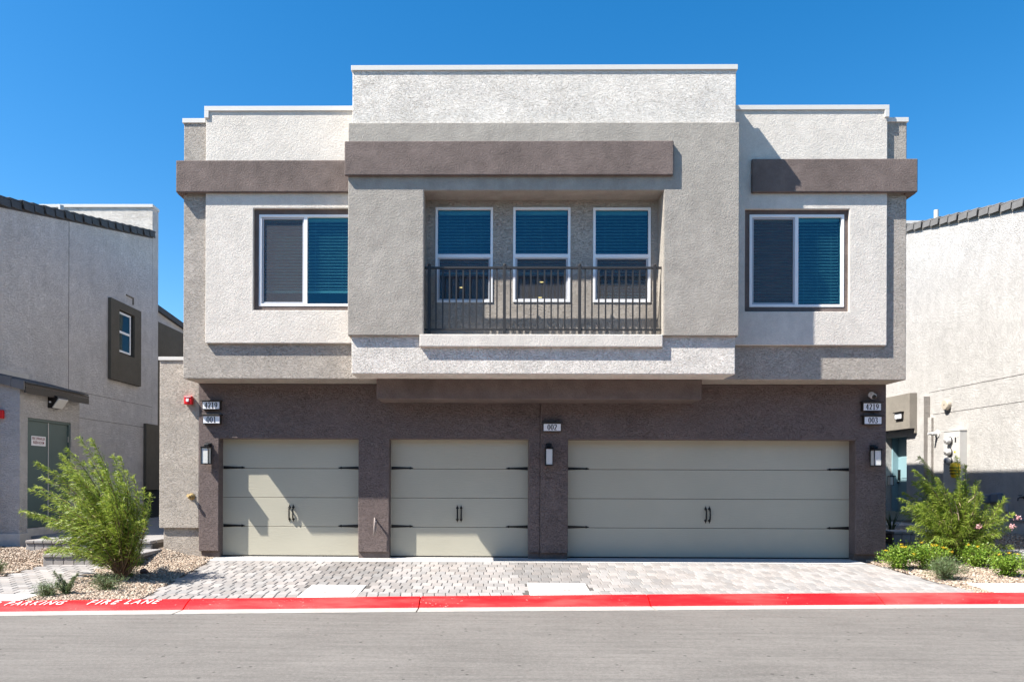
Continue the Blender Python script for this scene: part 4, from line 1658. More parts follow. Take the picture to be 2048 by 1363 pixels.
# doors
ym = (dA0[0] + dA1[0]) / 2
frd = side_sheet(dA0[0] + .001, dA1[0] - .001, zdb, zdt - .001, XA - .02, .08, [(dA0[0] + .05, dA1[0] - .05, zdb - 1, zdt - .05)]).build('door_frame', M['green_door'], an)
MB().box(XA - .085, XA - .045, dA0[0] + .052, ym - .006, zdb + .01, zdt - .052).build('door_leaf', M['green_door'], an, bevel=.003)
MB().box(XA - .085, XA - .045, ym + .006, dA1[0] - .052, zdb + .01, zdt - .052).build('door_leaf', M['green_door'], an, bevel=.003)
MB().box(XA - .044, XA - .036, ym - .012, ym + .008, zdb + .01, zdt - .055).build('astragal', M['white_pipe'], an)
m = MB()
for z in (zdt - .35, zdt - 1.1, zdb + .3):
    m.tube([(XA - .03, dA0[0] + .05, z - .06), (XA - .03, dA0[0] + .05, z + .06)], .008, 6)
    m.tube([(XA - .03, dA1[0] - .05, z - .06), (XA - .03, dA1[0] - .05, z + .06)], .008, 6)
m.build('hinge', M['white_pipe'], an)
# roof
ov = .14
m = MB().prism_y([(XLN + .002, zat + .20 + .02), (XA + ov, zat + .02 - ov * .27), (XA + ov, zat + .07 - ov * .27), (XLN + .002, zat + .27)], ya0 - .06, ya1 + .12)
m.build('roof', M['fascia'], an)
for k, (u0, u1) in enumerate(((0.0, .36), (.36, .72), (.72, 1.0))):
    xa_, xb_ = XLN + (XA + ov - XLN) * u0, XLN + (XA + ov - XLN) * u1
    za_, zb_r = zat + .27 - (.20 + ov * .27) * u0, zat + .27 - (.20 + ov * .27) * u1
    MB().prism_y([(xa_ + .003, za_ - .14), (xb_ - .003, zb_r - .13), (xb_ - .003, zb_r + .045), (xa_ + .003, za_ + .02)], ya0 - .10, ya0 - .062).build('roof_tile', M['tile_light'], an, bevel=.004)
for k in range(6):
    yy = ya0 - .08 + k * (ya1 - ya0 + .15) / 6
    d = (ya1 - ya0 + .15) / 6
    MB().prism_y([(XLN + .05, zat + .262), (XA + ov + .02, zat + .075 - ov * .27), (XA + ov + .02, zat + .10 - ov * .27), (XLN + .05, zat + .29)], yy + .004, yy + d - .004).build('roof_tile', M['tile'], an)
MB().box(XA + ov - .03, XA + ov, ya0 - .05, ya1 + .12, zat - .14, zat + .018 - ov * .27).build('fascia', M['dark_frame'], an)
MB().prism_x([(ya0 - .05, zat + .285), (ya1 - .6, zat + .285), (ya1 - .6, zat + .38), (ya0 - .05, zat + .38)], XLN + .001, XLN + .03).build('flashing', M['panel_side'], an)

# sign on the left leaf
s0, s1 = PX_(62.5, 869.5, XA - .044), PX_(91, 874, XA - .044)
sb = PX_(62.5, 890, XA - .044)[1]
t = thing('wall_sign', 'white FIRE SPRINKLER RISER ROOM sign on the left green door leaf', 'sign', (XA - .04, (s0[0] + s1[0]) / 2, sb))
MB().box(XA - .0445, XA - .0405, s0[0], s1[0], sb, s0[1] - .01).build('face_plate', M['white_plate'], t)
for txt, zc, hh, wd, mt in (('FIRE SPRINKLER', s0[1] - .058, .055, .90, 'ink_red'), ('RISER ROOM', s0[1] - .135, .058, .76, 'ink_red')):
    v, f = text_mesh(txt, (s1[0] - s0[0]) * wd, hh, 1.0, .012)
    MB().add([(XA - .0385, (s0[0] + s1[0]) / 2 + x, zc + z) for x, z in v], f).build('lettering', M[mt], t)

# wall pack light above the doors
w0, w1 = PX_(93.5, 790, XA + .02), PX_(121, 797, XA + .02)
wz1, wz0 = PX_(93.5, 790, XA)[1], PX_(93.5, 814.5, XA)[1]
yc = (w0[0] + w1[0]) / 2
yw0, yw1 = w0[0] + .06, w0[0] + .42
t = thing('wall_light', 'black flood wall light over the grey green double doors', 'wall light', (XA, yc, wz0))
MB().prism_y([(XA, wz0), (XA + .07, wz0), (XA + .20, wz1 - .06), (XA + .20, wz1 - .02), (XA + .14, wz1), (XA, wz1)], yw0, yw1).build('housing', M['black'], t, bevel=.006)
MB().prism_y([(XA + .078, wz0 + .006), (XA + .088, wz0 + .0), (XA + .218, wz1 - .065), (XA + .206, wz1 - .055)], yw0 + .02, yw1 - .02).build('lens', M['lamp_glass'], t)
MB().prism_y([(XA + .03, wz0 + .1), (XA + .07, wz0 + .1), (XA + .07, wz0 + .13), (XA + .03, wz0 + .13)], yw0 - .004, yw0 + .001).build('label_plate', M['white_plate'], t)

# red alarm at the frame edge
X0, X1, Z0, Z1 = rect(-12, 819, 5.5, 836, ya0 - .06)
t = thing('fire_alarm', 'red alarm on the annex front cut by the left frame edge', 'fire alarm', (X0, ya0, Z0))
MB().box(X0, X1, ya0 - .07, ya0 - .004, Z0, Z1).build('housing', M['red_plastic'], t, bevel=.012)
MB().box(X0 + .04, X0 + .1, ya0 - .08, ya0 - .0705, Z0 + .05, Z0 + .1).build('strobe', M['white_plate'], t)

# ------------------------------------------------------------------ right neighbour house
XRN = 11.2
rb = thing('neighbour_house', 'white stucco house on the right with grey tiled roof edge and electric meters', 'house', (XRN + 3, 17, 0))
q0 = PX_(2048, 414, XRN); q1 = PX_(1813, 463, XRN)
slr = (q1[1] - q0[1]) / (q1[0] - q0[0])


def rakeR(Y): return q0[1] + slr * (Y - q0[0])


YQ0, YQ1 = 12.93, 21.2
dy0, dy1 = PX_(1825.5, 900, XRN)[0], PX_(1791, 900, XRN)[0] + .2
zdt2 = PX_(1800, 874, XRN)[1]
zdb2 = PX_(1800, 1022, XRN)[1]
zwr = PX_(1990, 1037, XRN)[1]


def side_sheet_r(y0, y1, z0, z1, X, th, holes=()):
    mb = sheet(y0, y1, z0, z1, 0, th, holes)
    mb.v = [(X + v[1], v[0], v[2]) for v in mb.v]
    mb.f = [list(reversed(f)) for f in mb.f]
    return mb


zflat = 6.0
wall('side_wall', side_sheet_r(YQ0, YQ1, zwr, zflat, XRN, .3, [(dy0, dy1, zdb2, zdt2)]), M['side_right'], 0, parent=rb)
wall('side_wall', MB().prism_x([(YQ0, zflat), (YQ1, zflat), (YQ1, rakeR(YQ1)), (YQ0, rakeR(YQ0))], XRN, XRN + .3), M['side_right'], 0, parent=rb)
wall('wall_base', MB().box(XRN + .03, XRN + .3, YQ0, dy0 - .3, -.3, zwr - .001), M['plinth'], 0, parent=rb)
wall('front_wall', MB().box(XRN + .3, XRN + 8, YQ0, YQ0 + .3, -.3, rakeR(YQ0)), M['white_fine'], 0, parent=rb)
wall('roof', MB().prism_x([(YQ0 - .2, rakeR(YQ0 - .2) - .05), (YQ1, rakeR(YQ1) - .05), (YQ1, rakeR(YQ1) + .03), (YQ0 - .2, rakeR(YQ0 - .2) + .03)], XRN + .02, XRN + 8), M['tile_light'], 0, parent=rb)
ang = math.atan(slr)
rake_tiles(rb, XRN, YQ0 - .1, YQ1 - .1, rakeR, M['tile_light'], -1)
MB().prism_x([(YQ0 - .15, rakeR(YQ0 - .15) - .05), (YQ1, rakeR(YQ1) - .05), (YQ1, rakeR(YQ1) + .09), (YQ0 - .15, rakeR(YQ0 - .15) + .09)], XRN - .014, XRN - .002).build('fascia', M['taupe'], rb)
ztr = PY(1815, 447, YQ1)[1]
wall('tower_wall', MB().box(XRN, XRN + 3.4, YQ1, YQ1 + .4, -.3, ztr), M['white_heavy'], 0, parent=rb)
MB().box(XRN - .02, XRN + 3.42, YQ1 - .03, YQ1 + .43, ztr, ztr + .08).build('coping', M['coping'], rb)
X, Z = PY(1872.5, 420, 19.0)
MB().tube([(X, 19.0, Z - .9), (X, 19.0, Z)], .055, 12).build('vent_pipe', M['white_pipe'], rb)
# scored joints in the stucco
m = MB()
for (xa, ya, xb, yb, ys_) in ((1858, 789, 2048, 744, 0), (1866, 832, 2048, 799, 0)):
    A, B = PX_(xa, ya, XRN), PX_(xb, yb, XRN)
    zz = (A[1] * .4 + B[1] * .6)
    m.box(XRN - .0035, XRN - .0003, YQ0, A[0], zz - .006, zz + .006)
m.build('control_joint', M['groove'], rb)
# stepped entry surround with canopy, teal door
f0 = PX_(1848, 900, XRN - .15)[0]
zf1 = PX_(1848, 792, XRN - .15)[1]
wall('entry_surround', side_sheet_r(f0, YQ1, zwr, zf1, XRN - .16, .158, [(dy0, dy1, zdb2, zdt2)]), M['taupe_heavy' if False else 'side_right'], 0, parent=rb)
wall('entry_edge', MB().box(XRN - .157, XRN - .001, f0 - .006, f0 - .001, zwr + .01, zf1 - .01), M['taupe_heavy'], 0, parent=rb)
f1_ = PX_(1863, 900, XRN - .05)[0]
zf2 = PX_(1863, 834, XRN - .05)[1]
wall('entry_surround', MB().box(XRN - .06, XRN - .0005, f1_, f0 - .007, zwr, zf2), M['side_right'], 0, parent=rb)
wall('entry_edge', MB().box(XRN - .057, XRN - .001, f1_ - .006, f1_ - .001, zwr + .01, zf2 - .01), M['taupe_heavy'], 0, parent=rb)
XCN = XRN - .36
e0, e1 = PX_(1819, 785, XCN), PX_(1777, 797, XCN)
ez0 = PX_(1819, 856, XCN)[1]
wall('canopy', MB().box(XCN, XRN - .1605, e0[0], YQ1 - .1, ez0, e0[1]), M['taupe'], .006, parent=rb)
wall('lintel', MB().box(XRN - .22, XRN - .1605, dy0 - .38, e0[0] - .001, ez0 - .12, ez0 + .14), M['taupe'], .004, parent=rb)
dl = MB().box(XRN + .16, XRN + .20, dy0 - .3, dy1 + .1, zdb2 - .02, zdt2 + .02).build('entry_door', M['teal_door'], rb)
m = MB()
for za, zb3 in ((.45, .92), (.10, .40)):
    hh = zdt2 - zdb2
    m.box(XRN + .150, XRN + .1595, dy0 + .05, dy1 - .22, zdb2 + hh * za, zdb2 + hh * zb3)
m.build('door_panel', M['teal_door'], dl, bevel=.006)
MB().box(XRN + .10, XRN + .159, dy1 - .17, dy1 - .13, zdb2 + .85, zdb2 + 1.15).lathe([(.02, 0), (.03, .03), (.03, .05)], (XRN + .13, dy1 - .15, zdb2 + .8), (-1, 0, 0), 10).build('door_handle', M['black'], dl)
MB().box(XRN + .0, XRN + .159, dy1 - .06, dy1 - .001, zdb2, zdt2).build('door_jamb', M['teal_door'], dl)

# number plate on the canopy
c0_, c1_ = PX_(1803.5, 825, XCN - .05), PX_(1789, 827, XCN - .05)
zc1, zc0 = PX_(1800, 825, XCN - .05)[1], PX_(1800, 836, XCN - .05)[1]
t = thing('number_sign', 'tiny lit number sign on the canopy of the right house', 'house number', (XCN, c0_[0], zc0))
MB().box(XCN - .05, XCN - .001, c0_[0], c1_[0], zc0 - .02, zc1 + .01).build('sign_box', M['dark_frame'], t)
MB().box(XCN - .053, XCN - .0505, c0_[0] + .02, c1_[0] - .02, zc0, zc1 - .01).build('face_plate', M['white_plate'], t)
MB().box(XCN - .09, XCN - .001, c0_[0] - .02, c1_[0] + .02, zc1 + .0105, zc1 + .03).build('sign_cap', M['dark_frame'], t)
# small lantern beyond the door
l0 = PX_(1783, 953, XRN - .25)
t = thing('wall_lantern', 'tiny black wall lantern beside the teal entry door', 'wall lamp', (XRN - .16, l0[0], l0[1] - .25))
yy, zz = l0[0], l0[1]
m = MB()
for sx in (-1, 1):
    for sy in (-1, 1):
        m.box(XRN - .27 + sx * .05 - .006, XRN - .27 + sx * .05 + .006, yy + sy * .05 - .006, yy + sy * .05 + .006, zz - .22, zz)
m.box(XRN - .33, XRN - .16, yy - .06, yy + .06, zz, zz + .03)
m.box(XRN - .33, XRN - .21, yy - .06, yy + .06, zz - .235, zz - .22)
m.build('cage', M['black'], t)
MB().box(XRN - .315, XRN - .225, yy - .045, yy + .045, zz - .219, zz - .001).build('lamp_glass', M['lamp_glass'], t)

# electric meter bank
XM = XRN - .17
m0, m1 = PX_(1919.5, 860, XM), PX_(1887, 865, XM)
mz1, mz0 = m0[1], PX_(1919.5, 985, XM)[1]
t = thing('meter_bank', 'tall pale electric panel with three round meters on the right wall', 'electric meters', (XRN, m0[0], mz0))
MB().box(XM, XRN - .001, m0[0], m1[0], mz0, mz1).build('cabinet', M['panel_metal'], t, bevel=.004)
MB().box(XM - .01, XRN, m0[0] - .012, m1[0] + .01, mz1 + .001, mz1 + .012).build('cabinet_top', M['panel_side'], t)
mw = m1[0] - m0[0]
for k, py in enumerate((881, 903.5, 921)):
    Zk = PX_(1896, py, XM - .06)[1]
    yk = PX_(1896, py, XM - .06)[0]
    r_ = MB().lathe([(.095, 0), (.095, .03), (.085, .045), (.083, .10), (.07, .125), (.03, .135)], (XM - .001, yk, Zk), (-1, 0, 0), 20).build('meter', M['meter_glass'] if 'meter_glass' in M else M['white_pipe'], t, smooth=False)
    MB().lathe([(.099, 0), (.103, .012), (.099, .028)], (XM - .012, yk, Zk), (-1, 0, 0), 20).build('ring', M['rail'], r_)
    m = MB()
    for q in range(4):
        m.box(XM - .142, XM - .1365, yk - .04 + q * .022, yk - .028 + q * .022, Zk - .05 + (q % 2) * .04, Zk - .01 + (q % 2) * .03)
    m.build('dial', M['ink'], r_)
m = MB()
for (px, py, w_, h2) in ((1911, 879, .05, .12), (1909, 903, .035, .035), (1916, 874, .015, .02)):
    a = PX_(px, py, XM)
    m.box(XM - .004, XM - .0005, a[0] - w_ / 2, a[0] + w_ / 2, a[1] - h2 / 2, a[1] + h2 / 2)
m.build('label_plate', M['ink'], t)
a = PX_(1910, 903, XM)
MB().box(XM - .006, XM - .0045, a[0] - .03, a[0] + .03, a[1] - .02, a[1] + .02).build('warning_label', M['yellow'], t)
a = PX_(1910, 938, XM - .1)
t = thing('warning_bag', 'yellow and black striped cap hanging at the foot of the meter panel', 'warning cap', (XM - .1, a[0], a[1] - .2))
MB().lathe([(.03, .17), (.10, .13), (.115, .06), (.11, -.04), (.095, -.14), (.07, -.20)], (XM - .1, a[0], a[1]), (0, 0, 1), 16).build('cap', M['yellow'], t, smooth=True)
m = MB()
for z, r_ in ((.04, .1175), (-.03, .114), (-.10, .106)):
    m.lathe([(r_, -.014), (r_ + .001, .014)], (XM - .1, a[0], a[1] + z), (0, 0, 1), 16)
m.build('stripe', M['ink'], t)

# round beige sounder, pipe flange, boxes, tap
a = PX_(1892, 809, XRN - .06)
t = thing('alarm_sounder', 'round beige sounder high on the right white wall', 'alarm bell', (XRN, a[0], a[1]))
MB().lathe([(.125, 0), (.13, .03), (.13, .085), (.115, .105), (.06, .108)], (XRN, a[0], a[1]), (-1, 0, 0), 22).build('shell', M['cream'], t, bevel=.004)
MB().box(XRN - .113, XRN - .1085, a[0] - .02, a[0] + .02, a[1] - .02, a[1] + .02).build('grille', M['taupe'], t)
a = PX_(1875, 867, XRN)
t = thing('pipe_outlet', 'white flanged pipe stub on the right wall beside the meter panel', 'pipe', (XRN, a[0], a[1]))
MB().lathe([(.10, 0), (.10, .02), (.05, .03), (.045, .14), (.03, .16), (.03, .24)], (XRN, a[0], a[1]), (-1, 0, 0), 16).build('flange', M['white_pipe'], t)
for i, (xa, ya, xb, yb) in enumerate(((1962, 988, 1980, 1005), (1982, 985.5, 1998, 1004))):
    A, B = PX_(xb, ya, XRN - .1), PX_(xa, yb, XRN - .1)
    t = thing('junction_box', ('blue grey wall box left of its taller twin, behind the shrub', 'blue grey rounded wall box nearest the tap on the right wall')[i], 'utility box', (XRN, A[0], B[1]), 'blue grey boxes on the right wall')
    MB().box(XRN - .12, XRN - .001, A[0], B[0], B[1], A[1]).build('box', M['bluegrey'], t, bevel=.02)
    MB().box(XRN - .13, XRN - .1205, A[0] + .02, B[0] - .02, B[1] + .02, A[1] - .03).build('cover', M['bluegrey'], t, bevel=.006)
A = PX_(2016, 1008, XRN)
t = thing('outlet_cover', 'small pale outlet cover low on the right wall', 'outlet', (XRN, A[0], A[1]))
MB().box(XRN - .03, XRN - .001, A[0], A[0] + .09, A[1] - .16, A[1]).build('cover', M['panel_side'], t, bevel=.005)
MB().box(XRN - .035, XRN - .0305, A[0] + .02, A[0] + .07, A[1] - .12, A[1] - .04).build('flap', M['panel_metal'], t)
A = PX_(2039, 994, XRN - .1)
t = thing('hose_tap', 'dark garden tap on the right white wall at the frame edge', 'tap', (XRN, A[0], A[1]))
MB().lathe([(.035, 0), (.035, .01), (.016, .015), (.016, .1)], (XRN, A[0], A[1]), (-1, 0, 0), 10).build('body', M['rail'], t)
MB().tube([(XRN - .09, A[0], A[1]), (XRN - .13, A[0], A[1] - .02), (XRN - .15, A[0] - .02, A[1] - .07)], .014, 8).build('spout', M['rail'], t)
MB().lathe([(.035, 0), (.035, .012)], (XRN - .09, A[0], A[1] + .04), (0, 0, 1), 10).build('handle', M['rail'], t)

# shaded path, wall and block step between the right houses
o = MB().box(8.2, XRN - .9, 17.3, 40, .1, .36).build('walkway', M['paver_path'])
tag(o, 'shaded grey walkway running back between the right houses', kind='structure')
s = G(1985, 1118)
block_step('garden_step', 'shaded low block step at the right edge behind the shrubs', s.x, s.x + 2.2, s.y, .35, s.z - .02, s.z + .15, M['paver'])
s = G(1838, 1082)
block_step('garden_step', 'dark shaded block step at the foot of the right walkway', s.x - .5, s.x + .9, s.y, .6, s.z - .02, s.z + .17, M['paver'])


# ------------------------------------------------------------------ the row across the lane (added behind the photographer to block low sky and cut fill, seen mirrored in the panes)
ac = thing('house_across', 'greige houses across the lane, added out of view to block low sky, mirrored in the lower window panes', 'house', (0, -7, 0))
MB().box(-34, 34, -16, -6.5, -.3, 3.1).build('ground_floor', M['brown_heavy'], ac)
MB().box(-34, 34, -16, -5.9, 3.1005, 7.2).build('upper_floor', M['grey_heavy'], ac)
for k in range(-3, 4):
    MB().box(k * 9.5 - 2.4, k * 9.5 + 2.4, -6.5, -6.46, 0, 2.13).build('garage_door', M['door'], ac)
    MB().box(k * 9.5 - 2.0, k * 9.5 - .6, -5.9, -5.86, 4.3, 5.8).build('window', M['glass'], ac)
    MB().box(k * 9.5 + .6, k * 9.5 + 2.0, -5.9, -5.86, 4.3, 5.8).build('window', M['glass'], ac)

# ------------------------------------------------------------------ gravel beds
def stones(name, lab, regions, sizes=(.012, .025)):
    """crushed stones strewn over quads of ground: (corner list, density per m2)"""
    pts = []
    for quad, dens in regions:
        q = [Vector((p[0], p[1])) for p in quad]
        area = abs((q[2] - q[0]).cross(q[3] - q[1])) / 2 if hasattr(Vector((0, 0)), 'cross') else 4
        n = int(area * dens * 1.6)
        u, v = rng.random(n), rng.random(n)
        P = ((1 - u) * (1 - v))[:, None] * np.array(q[0]) + (u * (1 - v))[:, None] * np.array(q[1]) + (u * v)[:, None] * np.array(q[2]) + ((1 - u) * v)[:, None] * np.array(q[3])
        pts.append(P)
    P = np.concatenate(pts)
    P = np.array([p for p in P if p[1] > kerb_y(p[0]) + .012])
    n = len(P)
    Z = np.array([H(x, y) + .012 * mnoise.noise(Vector((x * 2, y * 2, 0))) for x, y in P])
    base = np.array([(1, 0, 0), (0, 1, 0), (-1, 0, 0), (0, -1, 0), (.55, .5, .75), (-.5, .55, .7), (-.45, -.6, .72), (.6, -.45, .78), (0, 0, -1)], float)
    faces = [(0, 1, 4), (1, 5, 4), (1, 2, 5), (2, 6, 5), (2, 3, 6), (3, 7, 6), (3, 0, 7), (0, 4, 7), (4, 5, 6), (4, 6, 7), (1, 0, 8), (2, 1, 8), (3, 2, 8), (0, 3, 8)]
    k = len(base)
    V = np.repeat(base[None], n, 0) * (1 + rng.normal(0, .16, (n, k, 3)))
    sz = rng.uniform(sizes[0], sizes[1], n)[:, None, None] * np.stack([np.ones(n), rng.uniform(.6, 1, n), rng.uniform(.45, .8, n)], 1)[:, None, :]
    V = V * sz
    a = rng.random(n) * 2 * np.pi
    b = rng.normal(0, .35, n)
    ca, sa, cb_, sb_ = np.cos(a), np.sin(a), np.cos(b), np.sin(b)
    x, y, z = V[..., 0], V[..., 1], V[..., 2]
    y, z = y * cb_[:, None] - z * sb_[:, None], y * sb_[:, None] + z * cb_[:, None]
    x, y = x * ca[:, None] - y * sa[:, None], x * sa[:, None] + y * ca[:, None]
    V = np.stack([x + P[:, 0][:, None], y + P[:, 1][:, None], z + (Z - .014 + rng.uniform(0, .014, n))[:, None]], -1).reshape(-1, 3)
    F = (np.array(faces)[None] + (np.arange(n) * k)[:, None, None]).reshape(-1, 3)
    o = fast_mesh(name, V, F, M['gravel'])
    tag(o, lab, 'gravel', kind='stuff')
    return o


def fast_mesh(name, V, F, mat, parent=None, smooth=False):
    me = bpy.data.meshes.new(name)
    nv, nf, k = len(V), len(F), F.shape[1]
    me.vertices.add(nv)
    me.vertices.foreach_set('co', np.ascontiguousarray(V, dtype=np.float32).ravel())
    me.loops.add(nf * k)
    me.loops.foreach_set('vertex_index', np.ascontiguousarray(F, dtype=np.int32).ravel())
    me.polygons.add(nf)
    me.polygons.foreach_set('loop_start', np.arange(0, nf * k, k, dtype=np.int32))
    try:
        me.polygons.foreach_set('loop_total', np.full(nf, k, dtype=np.int32))
    except Exception:
        pass
    me.materials.append(mat)
    me.update(calc_edges=True)
    me.validate()
    return link(name, me, parent, smooth=smooth)


def g2(x, y):
    p = G(x, y)
    return (p.x, p.y)


lt, lb_ = g2(418, 1121), g2(262, 1203)
stones('gravel', 'tan crushed stone bed round the left willow shrub', [
    ([g2(78, 1188), g2(20, 1205), lb_, (lb_[0] - .0, lb_[1] + .35)], 1500),
    ([g2(80, 1188), (lb_[0], lb_[1] + .3), lt, g2(205, 1128)], 1400),
    ([g2(205, 1130), lt, (-5.0, 13.0), (p1.x + 1.6, 12.9)], 1000),
    ([(p1.x + 1.4, p1.y + .2), (-5.1, p1.y + .2), (-5.1, 13.2), (p1.x + 1.4, 13.2)], 900)])
stones('gravel', 'tan crushed stone bed left of the footpath by the annex', [
    ([g2(-60, 1168), g2(0, 1152), (p1.x - .05, p1.y + .05), (-9.7, 12.6)], 900),
    ([(-9.7, 12.5), (p1.x - .05, 12.0), (p1.x - .05, 13.5), (-9.7, 13.6)], 800)])
rt, rb2 = g2(1750, 1127), g2(1965, 1187)
stones('gravel', 'tan crushed stone bed under the flowering shrubs at the right', [
    ([rt, rb2, (9.4, kerb_y(9) + .02), (9.6, 12.6)], 1200),
    ([rt, (9.6, 12.6), (9.8, 15.2), (6.7, 14.8)], 500),
    ([(9.6, 11.2), (11.1, 11.2), (11.1, 15.5), (9.6, 15.5)], 350),
    ([(8.4, 14.8), (11.1, 14.8), (11.1, 17.0), (8.4, 17.0)], 250)])
# apron edge stones spill, one reddish rock
p = G(288, 1146)
mb = MB()
mb.lathe([(.01, -.04), (.05, -.03), (.065, 0), (.05, .035), (.015, .05)], (p.x, p.y, p.z + .03), (0.1, .2, 1), 9)
o = mb.build('rock', M['rock'], bevel=.008)
tag(o, 'single dark red rock on the gravel right of the willow shrub', 'rock')


# ------------------------------------------------------------------ plants
def leaves(P, D, L, Wd, bend=.25, seed=0):
    """narrow folded leaves: P base points, D directions (n,3), L lengths, Wd widths -> V, F"""
    n = len(P)
    D = D / (np.linalg.norm(D, axis=1, keepdims=True) + 1e-9)
    rnd = rng.normal(0, 1, (n, 3))
    Sd = np.cross(D, rnd)
    Sd /= np.linalg.norm(Sd, axis=1, keepdims=True) + 1e-9
    droop = np.zeros((n, 3)); droop[:, 2] = -bend
    mid = P + D * L[:, None] * .5 + droop * (L * .12)[:, None]
    tip = P + D * L[:, None] + droop * (L * .55)[:, None]
    w = Wd[:, None]
    V = np.stack([P - Sd * w * .25, P + Sd * w * .25, mid + Sd * w * .5, mid - Sd * w * .5, tip + Sd * w * .06, tip - Sd * w * .06], 1).reshape(-1, 3)
    F = (np.array([(0, 1, 2, 3), (3, 2, 4, 5)])[None] + (np.arange(n) * 6)[:, None, None]).reshape(-1, 4)
    return V, F


def bez(a, b, c, t):
    return a * (1 - t) ** 2 + b * 2 * t * (1 - t) + c * t ** 2


def willow(name, lab, base, tips, Yb, nleaf, spread, extra, flowers=(), bare=()):
    """wind blown shrub; tips are photo positions of branch ends"""
    root = thing(name, lab, 'shrub', base)
    stems, fol, tipl = MB(), [], []
    allb = []
    for (tx, ty, depth) in tips:
        X, Z = PY(tx, ty, Yb + depth)
        tip = np.array([X, Yb + depth, Z])
        b0 = np.array(base) + rng.normal(0, .02, 3) * np.array([1, 1, 0])
        h = tip - b0
        c = b0 + np.array([h[0] * .42 + .22, h[1] * .5 + rng.normal(0, .06), h[2] * .62 + abs(h[0]) * .12])
        allb.append((b0, c, tip, 1.0))
    # inner branches that fill the crown
    for k in range(extra):
        i, j = rng.integers(0, len(tips), 2)
        a, b_ = tips[i], tips[j]
        u = rng.random()
        tx, ty = a[0] * u + b_[0] * (1 - u), a[1] * u + b_[1] * (1 - u)
        s = rng.uniform(.45, .98)
        bx0, by0 = spread
        tx, ty = bx0 + (tx - bx0) * s, by0 + (ty - by0) * s
        dp = rng.normal(0, .28)
        X, Z = PY(tx, ty, Yb + dp)
        tip = np.array([X, Yb + dp, Z])
        b0 = np.array(base) + rng.normal(0, .03, 3) * np.array([1, 1, 0]) + np.array([0, 0, rng.uniform(0, .25)])
        h = tip - b0
        c = b0 + np.array([h[0] * .45 + .15, h[1] * .5 + rng.normal(0, .08), h[2] * .62 + abs(h[0]) * .12])
        allb.append((b0, c, tip, s))
    tot = sum(np.linalg.norm(t_ - b_) for b_, c, t_, s in allb)
    for bi, (b0, c, tip, s) in enumerate(allb):
        L = np.linalg.norm(tip - b0)
        ts = np.linspace(0, 1, 9)
        pts = [bez(b0, c, tip, t) for t in ts]
        r0_ = .012 * (1 if bi < len(tips) else .7)
        stems.tube(pts, list(np.linspace(r0_, .002, 9)), 5, cap=False)
        n = int(nleaf * L / tot)
        t = rng.uniform(.20, 1, n) ** .8
        P = np.array([bez(b0, c, tip, q) for q in t])
        T = np.array([2 * (1 - q) * (c - b0) + 2 * q * (tip - c) for q in t])
        T /= np.linalg.norm(T, axis=1, keepdims=True)
        # side twigs: leaves sit off the axis by a small twig offset
        off = rng.normal(0, 1, (n, 3)); off -= (off * T).sum(1)[:, None] * T
        off /= np.linalg.norm(off, axis=1, keepdims=True)
        tw = (rng.random(n) ** 1.5) * .11 * (1.15 - t)
        P = P + off * tw[:, None] + rng.normal(0, .006, (n, 3))
        D = T * rng.uniform(.5, 1.1, n)[:, None] + off * rng.uniform(.3, .9, n)[:, None] + rng.normal(0, .16, (n, 3)) + np.array([-.30, 0, -.12])
        Ln = rng.uniform(.06, .12, n) * (1 - .25 * t)
        fol.append(leaves(P, D, Ln, rng.uniform(.006, .0115, n), .55))
        # tufts at the tips
        n2 = 26 if bi < len(tips) else 9
        t2 = 1 - rng.random(n2) * .07
        P2 = np.array([bez(b0, c, tip, q) for q in t2]) + rng.normal(0, .006, (n2, 3))
        T2 = (tip - c) / np.linalg.norm(tip - c)
        D2 = T2[None] * rng.uniform(.6, 1.2, n2)[:, None] + rng.normal(0, .42, (n2, 3))
        tipl.append(leaves(P2, D2, rng.uniform(.03, .055, n2), rng.uniform(.006, .009, n2), .4))
    st = stems.build('branches', M['bark'], root)
    trunk = MB()
    bv = np.array(base)
    for dx, dy in ((0, 0), (-.05, .03), (.06, -.02), (.03, .05)):
        trunk.tube([bv + [0, 0, -.08], bv + [dx * .5, dy, .15], bv + [dx * 1.6 - .03, dy * 2, .42], bv + [dx * 3 - .07, dy * 3, .75]], [.024, .018, .012, .006], 7)
    trunk.build('trunk', M['bark'], root)
    for nm, lst, mat in (('foliage', fol, M['leaf_willow']), ('young_leaves', tipl, M['leaf_tip'])):
        Vs, Fs, o_ = [], [], 0
        for V, F in lst:
            Vs.append(V); Fs.append(F + o_); o_ += len(V)
        o = fast_mesh(nm, np.concatenate(Vs), np.concatenate(Fs), mat, root)
        o['kind'] = 'stuff'
    # dry leaves inside the crown
    n = nleaf // 40
    V, F = None, None
    P = []
    for _ in range(n):
        b0, c, tip, s = allb[rng.integers(0, len(allb))]
        P.append(bez(b0, c, tip, rng.uniform(.3, .8)))
    P = np.array(P) + rng.normal(0, .05, (n, 3))
    V, F = leaves(P, rng.normal(0, 1, (n, 3)) + np.array([0, 0, -.6]), rng.uniform(.05, .1, n), rng.uniform(.005, .008, n), .6)
    o = fast_mesh('dry_leaves', V, F, M['leaf_dry'], root)
    o['kind'] = 'stuff'
    for (fx, fy, fd) in flowers:
        X, Z = PY(fx, fy, Yb + fd)
        n = 60
        P = rng.normal(0, .022, (n, 3)) + np.array([X, Yb + fd, Z])
        V, F = leaves(P, rng.normal(0, 1, (n, 3)), rng.uniform(.015, .03, n), rng.uniform(.012, .02, n), .2)
        fast_mesh('blossom', V, F, M['petal_pink'], root)
